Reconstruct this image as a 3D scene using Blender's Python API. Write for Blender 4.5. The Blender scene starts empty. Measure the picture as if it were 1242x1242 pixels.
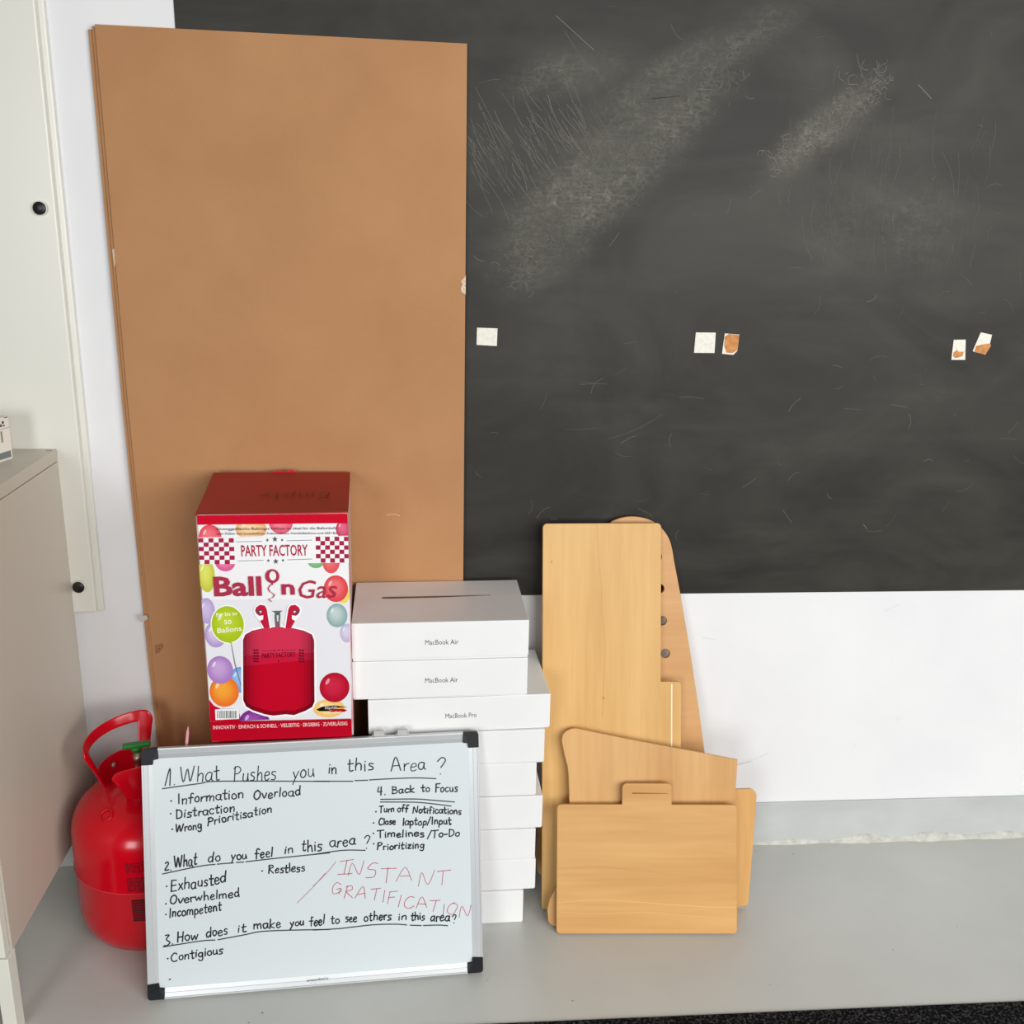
import bpy, bmesh, math, random
from mathutils import Vector, Matrix
C = bpy.context.scene.collection
sc = bpy.context.scene

# ------------------------------------------------------------------ camera
cam_data = bpy.data.cameras.new('camera')
cam = bpy.data.objects.new('camera', cam_data); C.objects.link(cam)
cam_data.sensor_width = 36.0
cam_data.lens = 36.0 * 1251.47 / 1242.0
cam_data.clip_start = 0.05
yaw, pitch, roll = 0.08118, 0.28404, 0.01893
fw = Vector((math.sin(yaw)*math.cos(pitch), math.cos(yaw)*math.cos(pitch), -math.sin(pitch)))
rt = Vector((math.cos(yaw), -math.sin(yaw), 0)); up = rt.cross(fw)
r2 = math.cos(roll)*rt + math.sin(roll)*up; u2 = -math.sin(roll)*rt + math.cos(roll)*up
m = Matrix((r2, u2, -fw)).transposed().to_4x4(); m.translation = (0, -1.98167, 1.36343)
cam.matrix_world = m
sc.camera = cam

# ------------------------------------------------------------------ light
world = bpy.data.worlds.new('world'); sc.world = world; world.use_nodes = True
bg = world.node_tree.nodes['Background']
bg.inputs['Color'].default_value = (1.0, 0.985, 0.95, 1); bg.inputs['Strength'].default_value = 0.13
def area(name, loc, target, sx, sy, power, col):
    l = bpy.data.lights.new(name, 'AREA'); l.shape = 'RECTANGLE'; l.size = sx; l.size_y = sy
    l.energy = power; l.color = col
    o = bpy.data.objects.new(name, l); C.objects.link(o); o.location = loc
    o.rotation_euler = (Vector(target)-Vector(loc)).to_track_quat('-Z', 'Y').to_euler()
    return o
# window front behind and to the right of the photographer, a weaker one far left
for wx in (0.75, 1.85, 2.95):
    area('window_light', (wx, -3.2, 1.55), (wx*0.3, 0, 0.7), 0.9, 1.7, 45, (1.0, 0.985, 0.955))
area('far_window_light', (-1.6, -5.4, 1.4), (0, 0, 0.5), 1.2, 1.6, 82, (0.96, 0.98, 1.0))
sc.view_settings.view_transform = 'Standard'; sc.view_settings.look = 'None'
sc.view_settings.gamma = 1.0; sc.view_settings.use_curve_mapping = False
sc.view_settings.exposure = -0.14

# ------------------------------------------------------------------ helpers
def lin(c): return tuple((v/255/12.92 if v/255 <= .04045 else ((v/255+.055)/1.055)**2.4) for v in c)
def mat(name, col, rough=.6, metal=0, spec=.5, coat=0):
    m = bpy.data.materials.new(name); m.use_nodes = True
    b = m.node_tree.nodes['Principled BSDF']
    b.inputs['Base Color'].default_value = (*lin(col), 1); b.inputs['Roughness'].default_value = rough
    b.inputs['Metallic'].default_value = metal; b.inputs['Specular IOR Level'].default_value = spec
    b.inputs['Coat Weight'].default_value = coat
    return m
def noise_mix(m, c1, c2, scale=(20,20,20), detail=4, lo=.35, hi=.65, bump=0, bscale=None, nrough=.55):
    nt = m.node_tree; N = nt.nodes; L = nt.links; b = N['Principled BSDF']
    tc = N.new('ShaderNodeTexCoord'); mp = N.new('ShaderNodeMapping'); mp.inputs['Scale'].default_value = scale
    no = N.new('ShaderNodeTexNoise'); no.inputs['Scale'].default_value = 1; no.inputs['Detail'].default_value = detail
    no.inputs['Roughness'].default_value = nrough
    L.new(tc.outputs['Object'], mp.inputs['Vector']); L.new(mp.outputs[0], no.inputs['Vector'])
    r = N.new('ShaderNodeValToRGB'); r.color_ramp.elements[0].position = lo; r.color_ramp.elements[1].position = hi
    r.color_ramp.elements[0].color = (*lin(c1), 1); r.color_ramp.elements[1].color = (*lin(c2), 1)
    L.new(no.outputs['Fac'], r.inputs[0]); L.new(r.outputs[0], b.inputs['Base Color'])
    if bump:
        n2 = N.new('ShaderNodeTexNoise'); n2.inputs['Scale'].default_value = bscale or 200; n2.inputs['Detail'].default_value = 3
        L.new(tc.outputs['Object'], n2.inputs['Vector'])
        bp = N.new('ShaderNodeBump'); bp.inputs['Strength'].default_value = bump; bp.inputs['Distance'].default_value = .002
        L.new(n2.outputs['Fac'], bp.inputs['Height']); L.new(bp.outputs[0], b.inputs['Normal'])
    return m
def nmat(name, c1, c2, scale, rough=.6, bump=0, bscale=None, spec=.5, lo=.35, hi=.65, metal=0, detail=4):
    return noise_mix(mat(name, c1, rough, metal, spec), c1, c2, scale, detail, lo, hi, bump, bscale)

def tag(o, label=None, cat=None, group=None, kind=None):
    if label: o['label'] = label
    if cat: o['category'] = cat
    if group: o['group'] = group
    if kind: o['kind'] = kind
    return o
def empty(name, M=None, label=None, cat=None, group=None, kind=None):
    o = bpy.data.objects.new(name, None); C.objects.link(o); o.empty_display_size = .02
    if M is not None: o.matrix_world = M
    return tag(o, label, cat, group, kind)
def obj(name, me, m, parent=None, smooth=False):
    if isinstance(me, bmesh.types.BMesh):
        bm = me; me = bpy.data.meshes.new(name); bm.to_mesh(me); bm.free()
    if m is not None:
        me.materials.clear(); me.materials.append(m)
    if smooth:
        for p in me.polygons: p.use_smooth = True
    o = bpy.data.objects.new(name, me); C.objects.link(o)
    if parent: o.parent = parent
    return o
def box_bm(x0, x1, y0, y1, z0, z1, bev=0, seg=2, bm=None):
    own = bm is None
    b = bmesh.new()
    vs = [b.verts.new((x, y, z)) for x in (x0, x1) for y in (y0, y1) for z in (z0, z1)]
    for f in ((0,1,3,2),(4,6,7,5),(0,4,5,1),(2,3,7,6),(0,2,6,4),(1,5,7,3)): b.faces.new([vs[i] for i in f])
    if bev: bmesh.ops.bevel(b, geom=b.edges[:], offset=bev, segments=seg, profile=.5, affect='EDGES')
    bmesh.ops.recalc_face_normals(b, faces=b.faces[:])
    if own: return b
    t = bpy.data.meshes.new('t'); b.to_mesh(t); b.free(); bm.from_mesh(t); bpy.data.meshes.remove(t); return bm
def lathe_bm(prof, n=64, cap=True):
    bm = bmesh.new(); rings = []
    for r, z in prof:
        rings.append([bm.verts.new((r*math.cos(2*math.pi*i/n), r*math.sin(2*math.pi*i/n), z)) for i in range(n)])
    for a, b in zip(rings, rings[1:]):
        for i in range(n): bm.faces.new((a[i], a[(i+1) % n], b[(i+1) % n], b[i]))
    if cap: bm.faces.new(rings[0][::-1]); bm.faces.new(rings[-1])
    bmesh.ops.recalc_face_normals(bm, faces=bm.faces[:])
    return bm
def round_poly(pts, n=6):
    """pts: (x, y, r) corners -> rounded outline"""
    out = []; N = len(pts)
    for i, (x, y, r) in enumerate(pts):
        if r <= 0: out.append((x, y)); continue
        p = Vector((x, y)); a = Vector(pts[i-1][:2])-p; b = Vector(pts[(i+1) % N][:2])-p
        a.normalize(); b.normalize(); ang = a.angle(b); d = r/math.tan(ang/2)
        s = p+a*d; e = p+b*d; c = p+(a+b).normalized()*(r/math.sin(ang/2))
        a0 = math.atan2(s.y-c.y, s.x-c.x); a1 = math.atan2(e.y-c.y, e.x-c.x); da = (a1-a0+math.pi) % (2*math.pi)-math.pi
        for k in range(n+1): out.append((c.x+r*math.cos(a0+da*k/n), c.y+r*math.sin(a0+da*k/n)))
    return out
def slab(name, outline, th, m, parent=None, holes=(), bev=.0012):
    """flat panel in local XY, front face at z=0, thickness behind, rounded arrises"""
    cu = bpy.data.curves.new(name, 'CURVE'); cu.dimensions = '2D'; cu.fill_mode = 'BOTH'
    cu.extrude = th/2-bev; cu.bevel_depth = bev; cu.bevel_resolution = 2; cu.offset = -bev
    for poly in [outline]+list(holes):
        s = cu.splines.new('POLY'); s.points.add(len(poly)-1); s.use_cyclic_u = True
        for p, q in zip(s.points, poly): p.co = (q[0], q[1], 0, 1)
    o = bpy.data.objects.new('tmp', cu); me = bpy.data.meshes.new_from_object(o)
    bpy.data.objects.remove(o); bpy.data.curves.remove(cu)
    for v in me.vertices: v.co.z -= th/2
    me.name = name
    return obj(name, me, m, parent)
def leanM(p0, a, t, lift=0):
    ax = Vector((math.cos(a), math.sin(a), 0)); upv = Vector((-math.sin(a)*math.sin(t), math.cos(a)*math.sin(t), math.cos(t)))
    M = Matrix((ax, upv, ax.cross(upv))).transposed().to_4x4(); M.translation = Vector(p0)+Vector((0, 0, lift)); return M
def text_geo(s, bold=0, shear=0):
    cu = bpy.data.curves.new('t', 'FONT'); cu.body = s; cu.size = 1; cu.resolution_u = 2; cu.fill_mode = 'BOTH'
    cu.offset = bold*.03; cu.shear = shear
    o = bpy.data.objects.new('t', cu); me = bpy.data.meshes.new_from_object(o)
    V = [tuple(v.co) for v in me.vertices]; F = [tuple(p.vertices) for p in me.polygons]
    bpy.data.objects.remove(o); bpy.data.curves.remove(cu); bpy.data.meshes.remove(me)
    return V, F
_caph = None
class Print:
    """flat coloured print collected into one mesh with a colour attribute (local XY, +Z out)"""
    def __init__(s, step=1.2e-5, clip=None): s.V=[]; s.F=[]; s.K=[]; s.n=0; s.step=step; s.clip=clip
    def add(s, V, F, cols):
        s.n += 1; z = s.n*s.step; b = len(s.V)
        for x, y in V:
            if s.clip: x = min(max(x, s.clip[0]), s.clip[2]); y = min(max(y, s.clip[1]), s.clip[3])
            s.V.append((x, y, z))
        s.F += [tuple(b+i for i in f) for f in F]
        s.K += [lin(c) for c in cols] if isinstance(cols, list) else [lin(cols)]*len(V)
    def poly(s, pts, c): s.add(pts, [tuple(range(len(pts)))], c)
    def rect(s, x0, y0, x1, y1, c): s.poly([(x0,y0),(x1,y0),(x1,y1),(x0,y1)], c)
    def ellipse(s, cx, cy, rx, ry, c, c2, cl=None, hl=True, n=40):
        V=[]; K=[]; F=[]
        rr=[0,.45,.8,1.0]; mixf=[1,.75,.25,0]
        V.append((cx-rx*.2, cy+ry*.25)); K.append(c2)
        for q, f in zip(rr[1:], mixf[1:]):
            for i in range(n):
                a=2*math.pi*i/n; V.append((cx+rx*q*math.cos(a)-rx*.2*(1-q), cy+ry*q*math.sin(a)+ry*.25*(1-q)))
                K.append(tuple(c[k]*(1-f)+c2[k]*f for k in range(3)))
        for i in range(n): F.append((0, 1+i, 1+(i+1)%n))
        for k in range(2):
            b=1+k*n
            for i in range(n): F.append((b+i, b+n+i, b+n+(i+1)%n, b+(i+1)%n))
        if cl: V=[(min(max(x,cl[0]),cl[2]), min(max(y,cl[1]),cl[3])) for x,y in V]
        s.add(V, F, K)
        if hl and c!=c2:
            V=[(cx-rx*.45+rx*.12*math.cos(a*.524)+ry*.08*math.sin(a*.524), cy+ry*.42+ry*.2*math.sin(a*.524)) for a in range(12)]
            if cl: V=[(min(max(x,cl[0]),cl[2]), min(max(y,cl[1]),cl[3])) for x,y in V]
            s.add(V, [tuple(range(12))], tuple(min(255, v*.5+125) for v in c2))
    def text(s, t, x0, y0, x1, y1, cap, c, bold=0, shear=0):
        V, F = text_geo(t, bold, shear)
        mnx=min(v[0] for v in V); mxx=max(v[0] for v in V); sx=(x1-x0)/(mxx-mnx); sy=cap/.70
        s.add([(x0+(v[0]-mnx)*sx, y0+(y1-y0)*(v[0]-mnx)/(mxx-mnx)+v[1]*sy) for v in V], F, c)
    def ribbon(s, pts, w, c):
        V=[]; F=[]
        for i, p in enumerate(pts):
            a = Vector(pts[max(i-1,0)]); b = Vector(pts[min(i+1,len(pts)-1)]); d=b-a
            if d.length<1e-9: d=Vector((1,0))
            d.normalize(); n=Vector((-d.y,d.x))*w/2
            V += [(p[0]+n.x,p[1]+n.y),(p[0]-n.x,p[1]-n.y)]
        F=[(2*i,2*i+1,2*i+3,2*i+2) for i in range(len(pts)-1)]
        k=len(V)
        for p in (pts[0], pts[-1]):
            b=len(V); V += [(p[0]+w/2*math.cos(q*math.pi/3),p[1]+w/2*math.sin(q*math.pi/3)) for q in range(6)]; F.append(tuple(range(b,b+6)))
        s.add(V,F,c); s.n-=1
    def build(s, name, m, parent=None, scale=1):
        me=bpy.data.meshes.new(name); me.from_pydata([(x*scale,y*scale,z) for x,y,z in s.V],[],s.F)
        at=me.color_attributes.new('Col','FLOAT_COLOR','POINT')
        for i,k in enumerate(s.K): at.data[i].color=(*k,1)
        return obj(name, me, m, parent)
def ink_mat(name, rough=.45, spec=.4):
    m=mat(name,(128,128,128),rough,spec=spec); a=m.node_tree.nodes.new('ShaderNodeAttribute'); a.attribute_name='Col'
    m.node_tree.links.new(a.outputs['Color'], m.node_tree.nodes['Principled BSDF'].inputs['Base Color']); return m
INK = ink_mat('printed_ink')

# ------------------------------------------------------------------ setting
M_wall = nmat('wall_paint', (234,235,237), (228,229,232), (3,3,3), .55, .12, 60)
o = obj('wall_back', box_bm(-2.6, 3.4, 0, .12, -.12, 2.9), M_wall); tag(o, kind='structure')
pr = Print(step=0)
pr.ribbon([(.652,.197),(.675,.202),(.70,.210),(.722,.220),(.736,.227)], .0028, (221,222,224)); pr.ribbon([(.662,.199),(.70,.208)], .0014, (208,210,212))
for q in ((.60,.50,.57,.505),(.96,.56,.99,.575),(1.02,.30,1.024,.31),(.93,.24,.935,.244)): pr.ribbon([q[:2], q[2:]], .0014, (218,219,219))
sm = pr.build('scuff_marks', INK, o); sm.data.transform(Matrix.Rotation(math.pi/2, 4, 'X')); sm.location.y = -.0004; sm['kind'] = "stuff"
M_plat = nmat('painted_concrete', (206,207,202), (196,197,193), (2.2,2.2,2.2), .28, .10, 35)
def add_specks(m, col, scale, thr):
    nt=m.node_tree; N=nt.nodes; L=nt.links; b=N['Principled BSDF']; src=b.inputs['Base Color'].links[0].from_socket
    tc=N.new('ShaderNodeTexCoord'); v=N.new('ShaderNodeTexNoise'); v.inputs['Scale'].default_value=scale; v.inputs['Detail'].default_value=1
    L.new(tc.outputs['Object'], v.inputs['Vector'])
    r=N.new('ShaderNodeMapRange'); r.inputs[1].default_value=thr; r.inputs[2].default_value=thr+.02
    L.new(v.outputs['Fac'], r.inputs[0]); mx=N.new('ShaderNodeMix'); mx.data_type='RGBA'
    L.new(r.outputs[0], mx.inputs[0]); L.new(src, mx.inputs[6]); mx.inputs[7].default_value=(*lin(col),1); L.new(mx.outputs[2], b.inputs['Base Color'])
add_specks(M_plat, (120,116,108), 48, .80)
o = obj('platform', box_bm(-2.6, 3.4, -.508, 0, -.12, 0, .004), M_plat)
for v in o.data.vertices:      # front edge runs very slightly askew
    if v.co.y < -.4: v.co.y += 0
tag(o, kind='structure')
pr = Print(step=0)
for x_, y_, r_ in ((.80,-.045,.0018),(.72,-.03,.0014),(.77,-.075,.0013),(.87,-.03,.001),(.89,-.36,.0014),(-.30,-.458,.0022),(-.32,-.48,.0014),(.25,-.46,.0018),(.10,-.40,.0012),(1.05,-.30,.001),(.62,-.44,.0012)):
    pr.poly([(x_+r_*math.cos(k), y_+r_*.7*math.sin(k*1.0)) for k in range(0, 6)], (96,92,86))
sp = pr.build('floor_specks', INK, o); sp.location.z = .0004; sp['kind'] = 'stuff'
M_carpet = nmat('black_loop_carpet', (9,9,11), (84,82,84), (210,210,210), .95, 1.0, 300, .1, .48, .74)
o = obj('floor', box_bm(-2.6, 3.4, -6.0, -.5085, -.12, .0035, .002), M_carpet); tag(o, kind='structure')
M_base = nmat('baseboard_paint', (192,196,195), (180,184,184), (5,5,9), .5, .15, 45)
o = obj('baseboard_back', box_bm(-2.6, 3.4, -.0055, 0, 0, .106, .001), M_base); tag(o, kind='structure')
# lumpy sealant bead where wall meets floor
random.seed(3)
bm = bmesh.new(); n = 420; rows = []
for i in range(n+1):
    x = -1.2+3.4*i/n; k = 1+.35*math.sin(i*.31)+.5*random.random()*max(0, math.sin(i*.05))
    if x < .9: k *= .75
    rows.append([bm.verts.new((x, -.0052-.005*k*math.sin(a), .016*k*math.cos(a)*.8)) for a in (0, .5, 1.0, 1.57)])
for a, b in zip(rows, rows[1:]):
    for j in range(3): bm.faces.new((a[j], b[j], b[j+1], a[j+1]))
o = obj('trim_1', bm, nmat('sealant', (204,204,197), (180,180,172), (60,60,60), .6, .4, 150), smooth=True); tag(o, kind='structure')

# wall hatch / flush door with two black knobs
M_door = mat('white_lacquer', (224,224,215), .3)
d1 = empty('door_1', Matrix.Translation((-.7, 0, .585)), kind='structure')
def loc_parent(o, p):
    o.parent = p; o.matrix_parent_inverse = p.matrix_world.inverted() if False else Matrix.Identity(4); o.location = o.location - p.location
    return o
bm = box_bm(-1.75, -.6505, -.010, 0, .583, 2.5, .003)
loc_parent(obj('door_frame', bm, M_door), d1)
loc_parent(obj('door_leaf', box_bm(-1.75, -.6615, -.022, -.010, .5855, 2.5, .003), M_door), d1)
for kx, kz in ((-.6865, 1.3525), (-.6885, .6415)):
    k = obj('knob', lathe_bm([(.0, 0), (.0105, 0), (.0112, .001), (.0112, .0045), (.0102, .0055), (0.0001, .0058)], 32), mat('black_knob_plastic', (22,21,23), .4), None, True)
    k.rotation_euler = (math.pi/2, 0, 0); k.location = (kx, -.026, kz); loc_parent(k, d1)
    r = obj('rosette', lathe_bm([(.0, -.002), (.0125, -.002), (.0125, .0015), (.011, .0022), (.0001, .0022)], 32), M_door, k, True)

# ------------------------------------------------------------------ blackboard
M_bb = mat('blackboard_paint', (57,56,53), .48, spec=.22)
nt = M_bb.node_tree; N = nt.nodes; L = nt.links; b = N['Principled BSDF']
tc = N.new('ShaderNodeTexCoord')
def mathn(op, a, bb=None, clamp=False):
    n = N.new('ShaderNodeMath'); n.operation = op; n.use_clamp = clamp
    for i, v in enumerate((a, bb)):
        if v is None: continue
        if hasattr(v, 'node'): L.new(v, n.inputs[i])
        else: n.inputs[i].default_value = v
    return n.outputs[0]
def blob(cx, cz, ang, rx, rz):
    mp = N.new('ShaderNodeMapping'); mp.vector_type = 'TEXTURE'
    mp.inputs['Location'].default_value = (cx, 0, cz); mp.inputs['Rotation'].default_value = (0, -ang, 0); mp.inputs['Scale'].default_value = (rx, 1, rz)
    L.new(tc.outputs['Object'], mp.inputs[0])
    ln = N.new('ShaderNodeVectorMath'); ln.operation = 'LENGTH'; L.new(mp.outputs[0], ln.inputs[0])
    mr = N.new('ShaderNodeMapRange'); mr.interpolation_type = 'SMOOTHSTEP'; mr.inputs[1].default_value = 1.05; mr.inputs[2].default_value = .25
    L.new(ln.outputs['Value'], mr.inputs[0]); return mr.outputs[0]
def nz(scale, detail, lo, hi, rot=0, sc_=(1,1,1), rough=.6, dist=0):
    mp = N.new('ShaderNodeMapping'); mp.inputs['Rotation'].default_value = (0, rot, 0); mp.inputs['Scale'].default_value = sc_
    L.new(tc.outputs['Object'], mp.inputs[0]); no = N.new('ShaderNodeTexNoise'); no.inputs['Scale'].default_value = scale
    no.inputs['Detail'].default_value = detail; no.inputs['Roughness'].default_value = rough; no.inputs['Distortion'].default_value = dist
    L.new(mp.outputs[0], no.inputs['Vector'])
    mr = N.new('ShaderNodeMapRange'); mr.inputs[1].default_value = lo; mr.inputs[2].default_value = hi; L.new(no.outputs['Fac'], mr.inputs[0]); return mr.outputs[0]
A = math.radians
blobs = [blob(.33,1.44,A(42),.36,.10), blob(.47,1.62,A(28),.26,.055), blob(.25,1.60,A(10),.16,.05), blob(.73,1.52,A(40),.17,.055), blob(.22,1.27,A(35),.14,.05), blob(.86,1.35,A(-10),.22,.13)]
wts = [1, .75, .6, 1, .6, .28]
acc = None
for bl, w in zip(blobs, wts):
    v = mathn('MULTIPLY', bl, w); acc = v if acc is None else mathn('MAXIMUM', acc, v)
fine = nz(75, 7, .46, .68, 0, (1,1,1), .8, .8)
streak = nz(22, 6, .48, .72, A(35), (1, 1, 9), .7)
tex = mathn('MAXIMUM', fine, mathn('MULTIPLY', streak, .8))
haze = mathn('MULTIPLY', acc, .07)
edge = nz(9, 5, .36, .62, 0, (1,1,1), .6, .6)
acc = mathn('MULTIPLY', acc, edge)
chalk = mathn('ADD', mathn('MULTIPLY', mathn('MULTIPLY', acc, tex), .36), haze)
cloud = nz(3.2, 5, .35, .75, A(20), (1,1,1.6), .6, .8)
wipe = nz(2.2, 4, .5, .85, A(65), (1,1,6), .55)
chalk = mathn('ADD', chalk, mathn('ADD', mathn('MULTIPLY', cloud, .07), mathn('MULTIPLY', wipe, .04)), True)
mx = N.new('ShaderNodeMix'); mx.data_type = 'RGBA'; L.new(chalk, mx.inputs[0])
mx.inputs[6].default_value = (*lin((40,39,36)), 1); mx.inputs[7].default_value = (*lin((170,168,152)), 1)
L.new(mx.outputs[2], b.inputs['Base Color'])
bb = obj('blackboard', box_bm(-.437, 3.2, -.0025, -.0002, .605, 2.6, .0008), M_bb)
tag(bb, 'large black chalkboard on the white wall, smeared with chalk dust', 'blackboard')
# separate chalk scratches and hatching
random.seed(11)
pr = Print(step=0)
wx = lambda p: .068+(p-568)*.001495
wz = lambda p: 1.144-(p-400)*.00147
def stroke(x, y, ang, ln, w, c, bend=.1):
    pts = []; k = 6; b0 = random.uniform(-bend, bend)
    for i in range(k+1):
        t = i/k-.5; px = x+math.cos(ang)*ln*t-math.sin(ang)*ln*b0*(t*t-.25)*4; py = y+math.sin(ang)*ln*t+math.cos(ang)*ln*b0*(t*t-.25)*4
        pts.append((wx(px), wz(py)))
    pr.ribbon(pts, w, c)
g = lambda a, b_: (lambda v: (v+14, v+12, v+3))(random.randint(a, b_))
for i in range(120):
    x = random.uniform(572, 735); y = 395-x*.33+random.gauss(0, 26)-10
    stroke(x, y, A(random.gauss(58, 5)), random.uniform(18, 62), random.uniform(.0005, .0010), g(78, 104))
for i in range(420):
    t = random.random(); x = 620+t*270+random.gauss(0, 14); y = 320-t*250+random.gauss(0, 16)
    stroke(x, y, random.gauss(1.0, .9), random.uniform(3, 14), .0005, g(78, 108), .4)
for i in range(260):
    t = random.random(); x = 945+t*135+random.gauss(0, 10); y = 190-t*110+random.gauss(0, 13)
    stroke(x, y, random.uniform(0, 3.14), random.uniform(4, 13), .0006, g(82, 125), .5)
for i in range(90):
    x = random.uniform(960, 1225); y = random.uniform(140, 310)
    stroke(x, y, A(random.gauss(88, 9)), random.uniform(15, 60), .0006, g(74, 92))
for i in range(150):
    x = random.uniform(575, 1500); y = random.uniform(-60, 690)
    stroke(x, y, random.choice((0.05, 2.5, 1.9, 1.0))+random.gauss(0, .3), random.uniform(5, 26), random.uniform(.0004, .0009), g(70, 96), .2)
for (x0, y0, x1, y1, c) in ((671,25,718,62,120),(1121,90,1140,106,135),(756,543,827,509,84),(848,486,880,488,92),(716,470,752,469,88),(1020,260,1078,236,86),(890,268,975,240,82),(1040,57,1052,84,105),(792,115,825,111,40),(1100,185,1122,148,84),(1206,318,1226,334,92),(700,530,740,528,80),(1118,665,1124,672,120)):
    ang = math.atan2(y1-y0, x1-x0); stroke((x0+x1)/2, (y0+y1)/2, ang, math.hypot(x1-x0, y1-y0), .001, (c, c-2, c-10), .06)
cm = pr.build('chalk_scratches', ink_mat('chalk', .9)); cm.data.transform(Matrix.Rotation(math.pi/2, 4, 'X')); cm.data.transform(Matrix.Translation((0, -.0028, 0))); cm.parent = bb; cm['kind'] = 'stuff'

# remains of adhesive pads
M_pad = nmat('foam_pad', (240,238,228), (226,222,210), (120,120,120), .8, .3, 400)
M_torn = nmat('torn_brown_layer', (188,122,70), (214,154,96), (90,90,90), .9, .6, 300)
def wall_pad(pts, torn, label, group=None):
    x0 = sum(p[0] for p in pts)/len(pts); z0 = sum(p[1] for p in pts)/len(pts)
    M = leanM((x0, -.0046, z0), 0, 0)
    e = empty('adhesive_pad', M, label, 'adhesive pad', 'pads left on the blackboard')
    slab('foam', [(p[0]-x0, p[1]-z0) for p in pts], .002, M_pad, e, bev=.0003)
    if torn:
        t = slab('torn_layer', [(p[0]-x0, p[1]-z0) for p in torn], .0006, M_torn, e, bev=.0001); t.location.z = .0006
PADS= [([(0.0875,1.1492),(0.1267,1.1482),(0.1258,1.1147),(0.0869,1.1166)],None),([(0.5105,1.1443),(0.5497,1.1442),(0.5502,1.1049),(0.5095,1.105)],None),([(0.5677,1.143),(0.5967,1.1409),(0.595,1.1095),(0.5876,1.1015),(0.565,1.1036)],[(0.5682,1.1365),(0.5758,1.1421),(0.5963,1.14),(0.5953,1.1118),(0.5863,1.1052),(0.5739,1.106),(0.5682,1.1185)]),([(1.0288,1.1348),(1.0533,1.1354),(1.0581,1.0955),(1.0295,1.0953)],[(1.0317,1.1099),(1.0383,1.1155),(1.0412,1.1115),(1.0524,1.1119),(1.0509,1.1026),(1.0368,1.0987),(1.032,1.1024)]),([(1.0821,1.1499),(1.1057,1.1455),(1.1043,1.1291),(1.1067,1.1236),(1.0981,1.1058),(1.0708,1.1126)],[(1.0764,1.1233),(1.091,1.1268),(1.104,1.1286),(1.1064,1.1232),(1.0977,1.1061),(1.0746,1.1121)])]
WORDS= [('1.',0.0387,0.3822,0.0578,0.3822,0.0313),('What',0.0647,0.3846,0.1335,0.3879,0.0279),('Pushes',0.157,0.3828,0.2323,0.3813,0.0272),('you',0.2604,0.381,0.3,0.3839,0.026),('in',0.3243,0.3871,0.3405,0.3888,0.02),('this',0.3589,0.3885,0.4071,0.3895,0.0227),('Area',0.4374,0.3845,0.5013,0.3835,0.0247),('?',0.5213,0.3742,0.5374,0.3747,0.0311),('Information',0.0596,0.3472,0.1742,0.3516,0.0177),('Overload',0.1909,0.3482,0.2752,0.3506,0.0167),('Distraction',0.0554,0.3218,0.1584,0.329,0.0157),('Wrong',0.0542,0.2967,0.0996,0.3017,0.0143),('Prioritisation',0.1093,0.3054,0.2239,0.3239,0.0149),('2.',0.0333,0.229,0.047,0.2303,0.0157),('What',0.0503,0.2329,0.0897,0.2364,0.0214),('do',0.1082,0.2394,0.1312,0.2407,0.0172),('you',0.1492,0.2403,0.1771,0.2418,0.0158),('feel',0.191,0.2408,0.2233,0.2429,0.0173),('in',0.2431,0.2465,0.2601,0.2476,0.0159),('this',0.2733,0.2473,0.3111,0.2484,0.0203),('area',0.3238,0.2516,0.3711,0.2538,0.02),('?',0.3854,0.2447,0.3973,0.2458,0.0242),('Restless',0.2141,0.2117,0.279,0.2113,0.015),('Exhausted',0.0432,0.1912,0.1399,0.2022,0.02),('Overwhelmed',0.0412,0.1684,0.1629,0.1745,0.0157),('Incompetent',0.0392,0.1451,0.1303,0.1509,0.0166),('3.',0.0297,0.0942,0.0467,0.0957,0.02),('How',0.0517,0.099,0.089,0.1037,0.0178),('does',0.102,0.1041,0.1404,0.1083,0.0173),('it',0.1571,0.1084,0.1725,0.11,0.015),('make',0.1851,0.1128,0.2342,0.1118,0.0168),('you',0.2498,0.1126,0.2753,0.1126,0.0145),('feel',0.2852,0.1106,0.3122,0.1114,0.0169),('to',0.3232,0.1114,0.339,0.1117,0.0148),('see',0.349,0.1126,0.37,0.1122,0.0161),('others',0.3824,0.1121,0.4328,0.1097,0.0162),('in',0.4447,0.1077,0.4608,0.1075,0.0135),('this',0.4682,0.1059,0.4942,0.1055,0.0149),('area',0.5036,0.1015,0.54,0.1002,0.0177),('?',0.5444,0.0944,0.552,0.0944,0.0158),('Contigious',0.0404,0.0652,0.1311,0.0737,0.0158),('4.',0.4118,0.3425,0.4285,0.3425,0.0161),('Back',0.4378,0.3431,0.4804,0.3432,0.0129),('to',0.4925,0.343,0.5086,0.3431,0.0135),('Focus',0.5179,0.3409,0.5596,0.3394,0.0149),('Turn',0.4146,0.3095,0.4424,0.3099,0.0121),('off',0.4477,0.3085,0.4677,0.3078,0.0129),('Notifications',0.4756,0.3056,0.5656,0.2972,0.0124),('Close',0.4128,0.2873,0.4446,0.2866,0.0121),('laptop/Input',0.4565,0.2836,0.5463,0.2799,0.0135),('Timelines',0.4096,0.2638,0.4961,0.2604,0.0134),('/To-Do',0.5014,0.2576,0.562,0.256,0.0135),('Prioritizing',0.4091,0.241,0.4957,0.2388,0.0129)]
RED= [('INSTANT',0.3383,0.1967,0.5398,0.1616,0.0254),('GRATIFICATION',0.3218,0.1644,0.5779,0.1,0.0214)]
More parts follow.
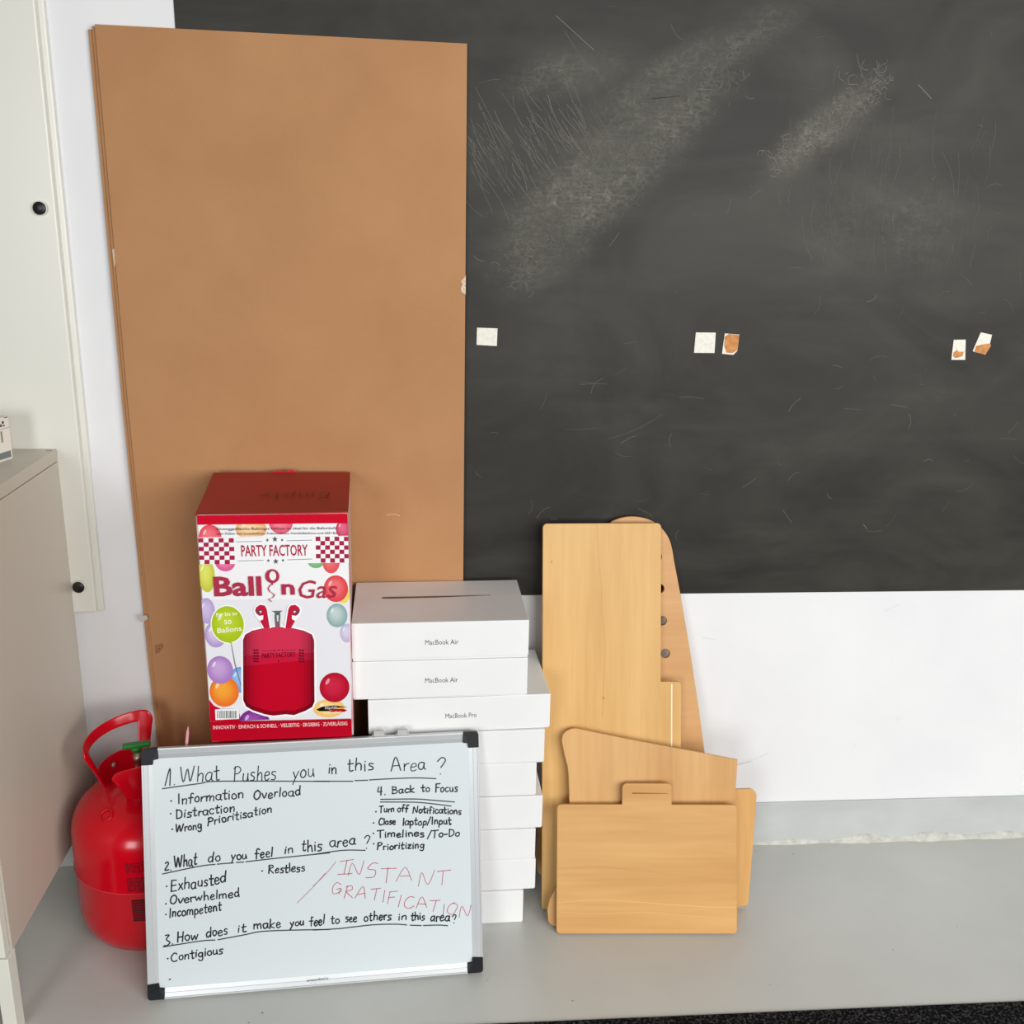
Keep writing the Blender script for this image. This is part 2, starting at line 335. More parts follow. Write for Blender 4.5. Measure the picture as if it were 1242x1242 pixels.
DOTS= [(0.0483,0.3536),(0.0469,0.3309),(0.0489,0.3028),(0.2031,0.2168),(0.0366,0.2011),(0.0344,0.1698),(0.0339,0.1506),(0.0351,0.0708),(0.0377,0.0332),(0.4088,0.3115),(0.4041,0.2911),(0.4032,0.2718),(0.4033,0.2527)]
LINES= [[(0.0344,0.3767),(0.0975,0.3821),(0.1362,0.3841),(0.3268,0.3725)],[(0.298,0.3745),(0.3684,0.3703)],[(0.3724,0.3712),(0.3953,0.3706)],[(0.3987,0.3709),(0.4291,0.371),(0.4823,0.3698),(0.5198,0.3662)],[(0.0304,0.224),(0.0937,0.2333),(0.1214,0.2348)],[(0.1255,0.235),(0.1533,0.2354)],[(0.1588,0.2356),(0.1714,0.2355)],[(0.1756,0.2358),(0.2274,0.2383),(0.3238,0.2417)],[(0.2949,0.2408),(0.3472,0.2447),(0.388,0.2419)],[(0.0283,0.0929),(0.093,0.0982),(0.1179,0.0979)],[(0.1234,0.0981),(0.1681,0.1031),(0.2102,0.107),(0.3206,0.1011)],[(0.2917,0.1023),(0.3387,0.1013),(0.3968,0.1034),(0.4393,0.1014),(0.4606,0.0983)],[(0.4672,0.0973),(0.4873,0.0951)],[(0.4913,0.0948),(0.5196,0.0934),(0.5357,0.091)],[(0.4183,0.334),(0.4815,0.3307),(0.5136,0.3265),(0.5533,0.3208)],[(0.4176,0.3292),(0.4814,0.3247),(0.5188,0.3189),(0.547,0.3136)]]
REDL= [[(0.335,0.2251),(0.3202,0.2074),(0.2935,0.1826)],[(0.3158,0.2053),(0.2939,0.1821),(0.2635,0.1538)]]
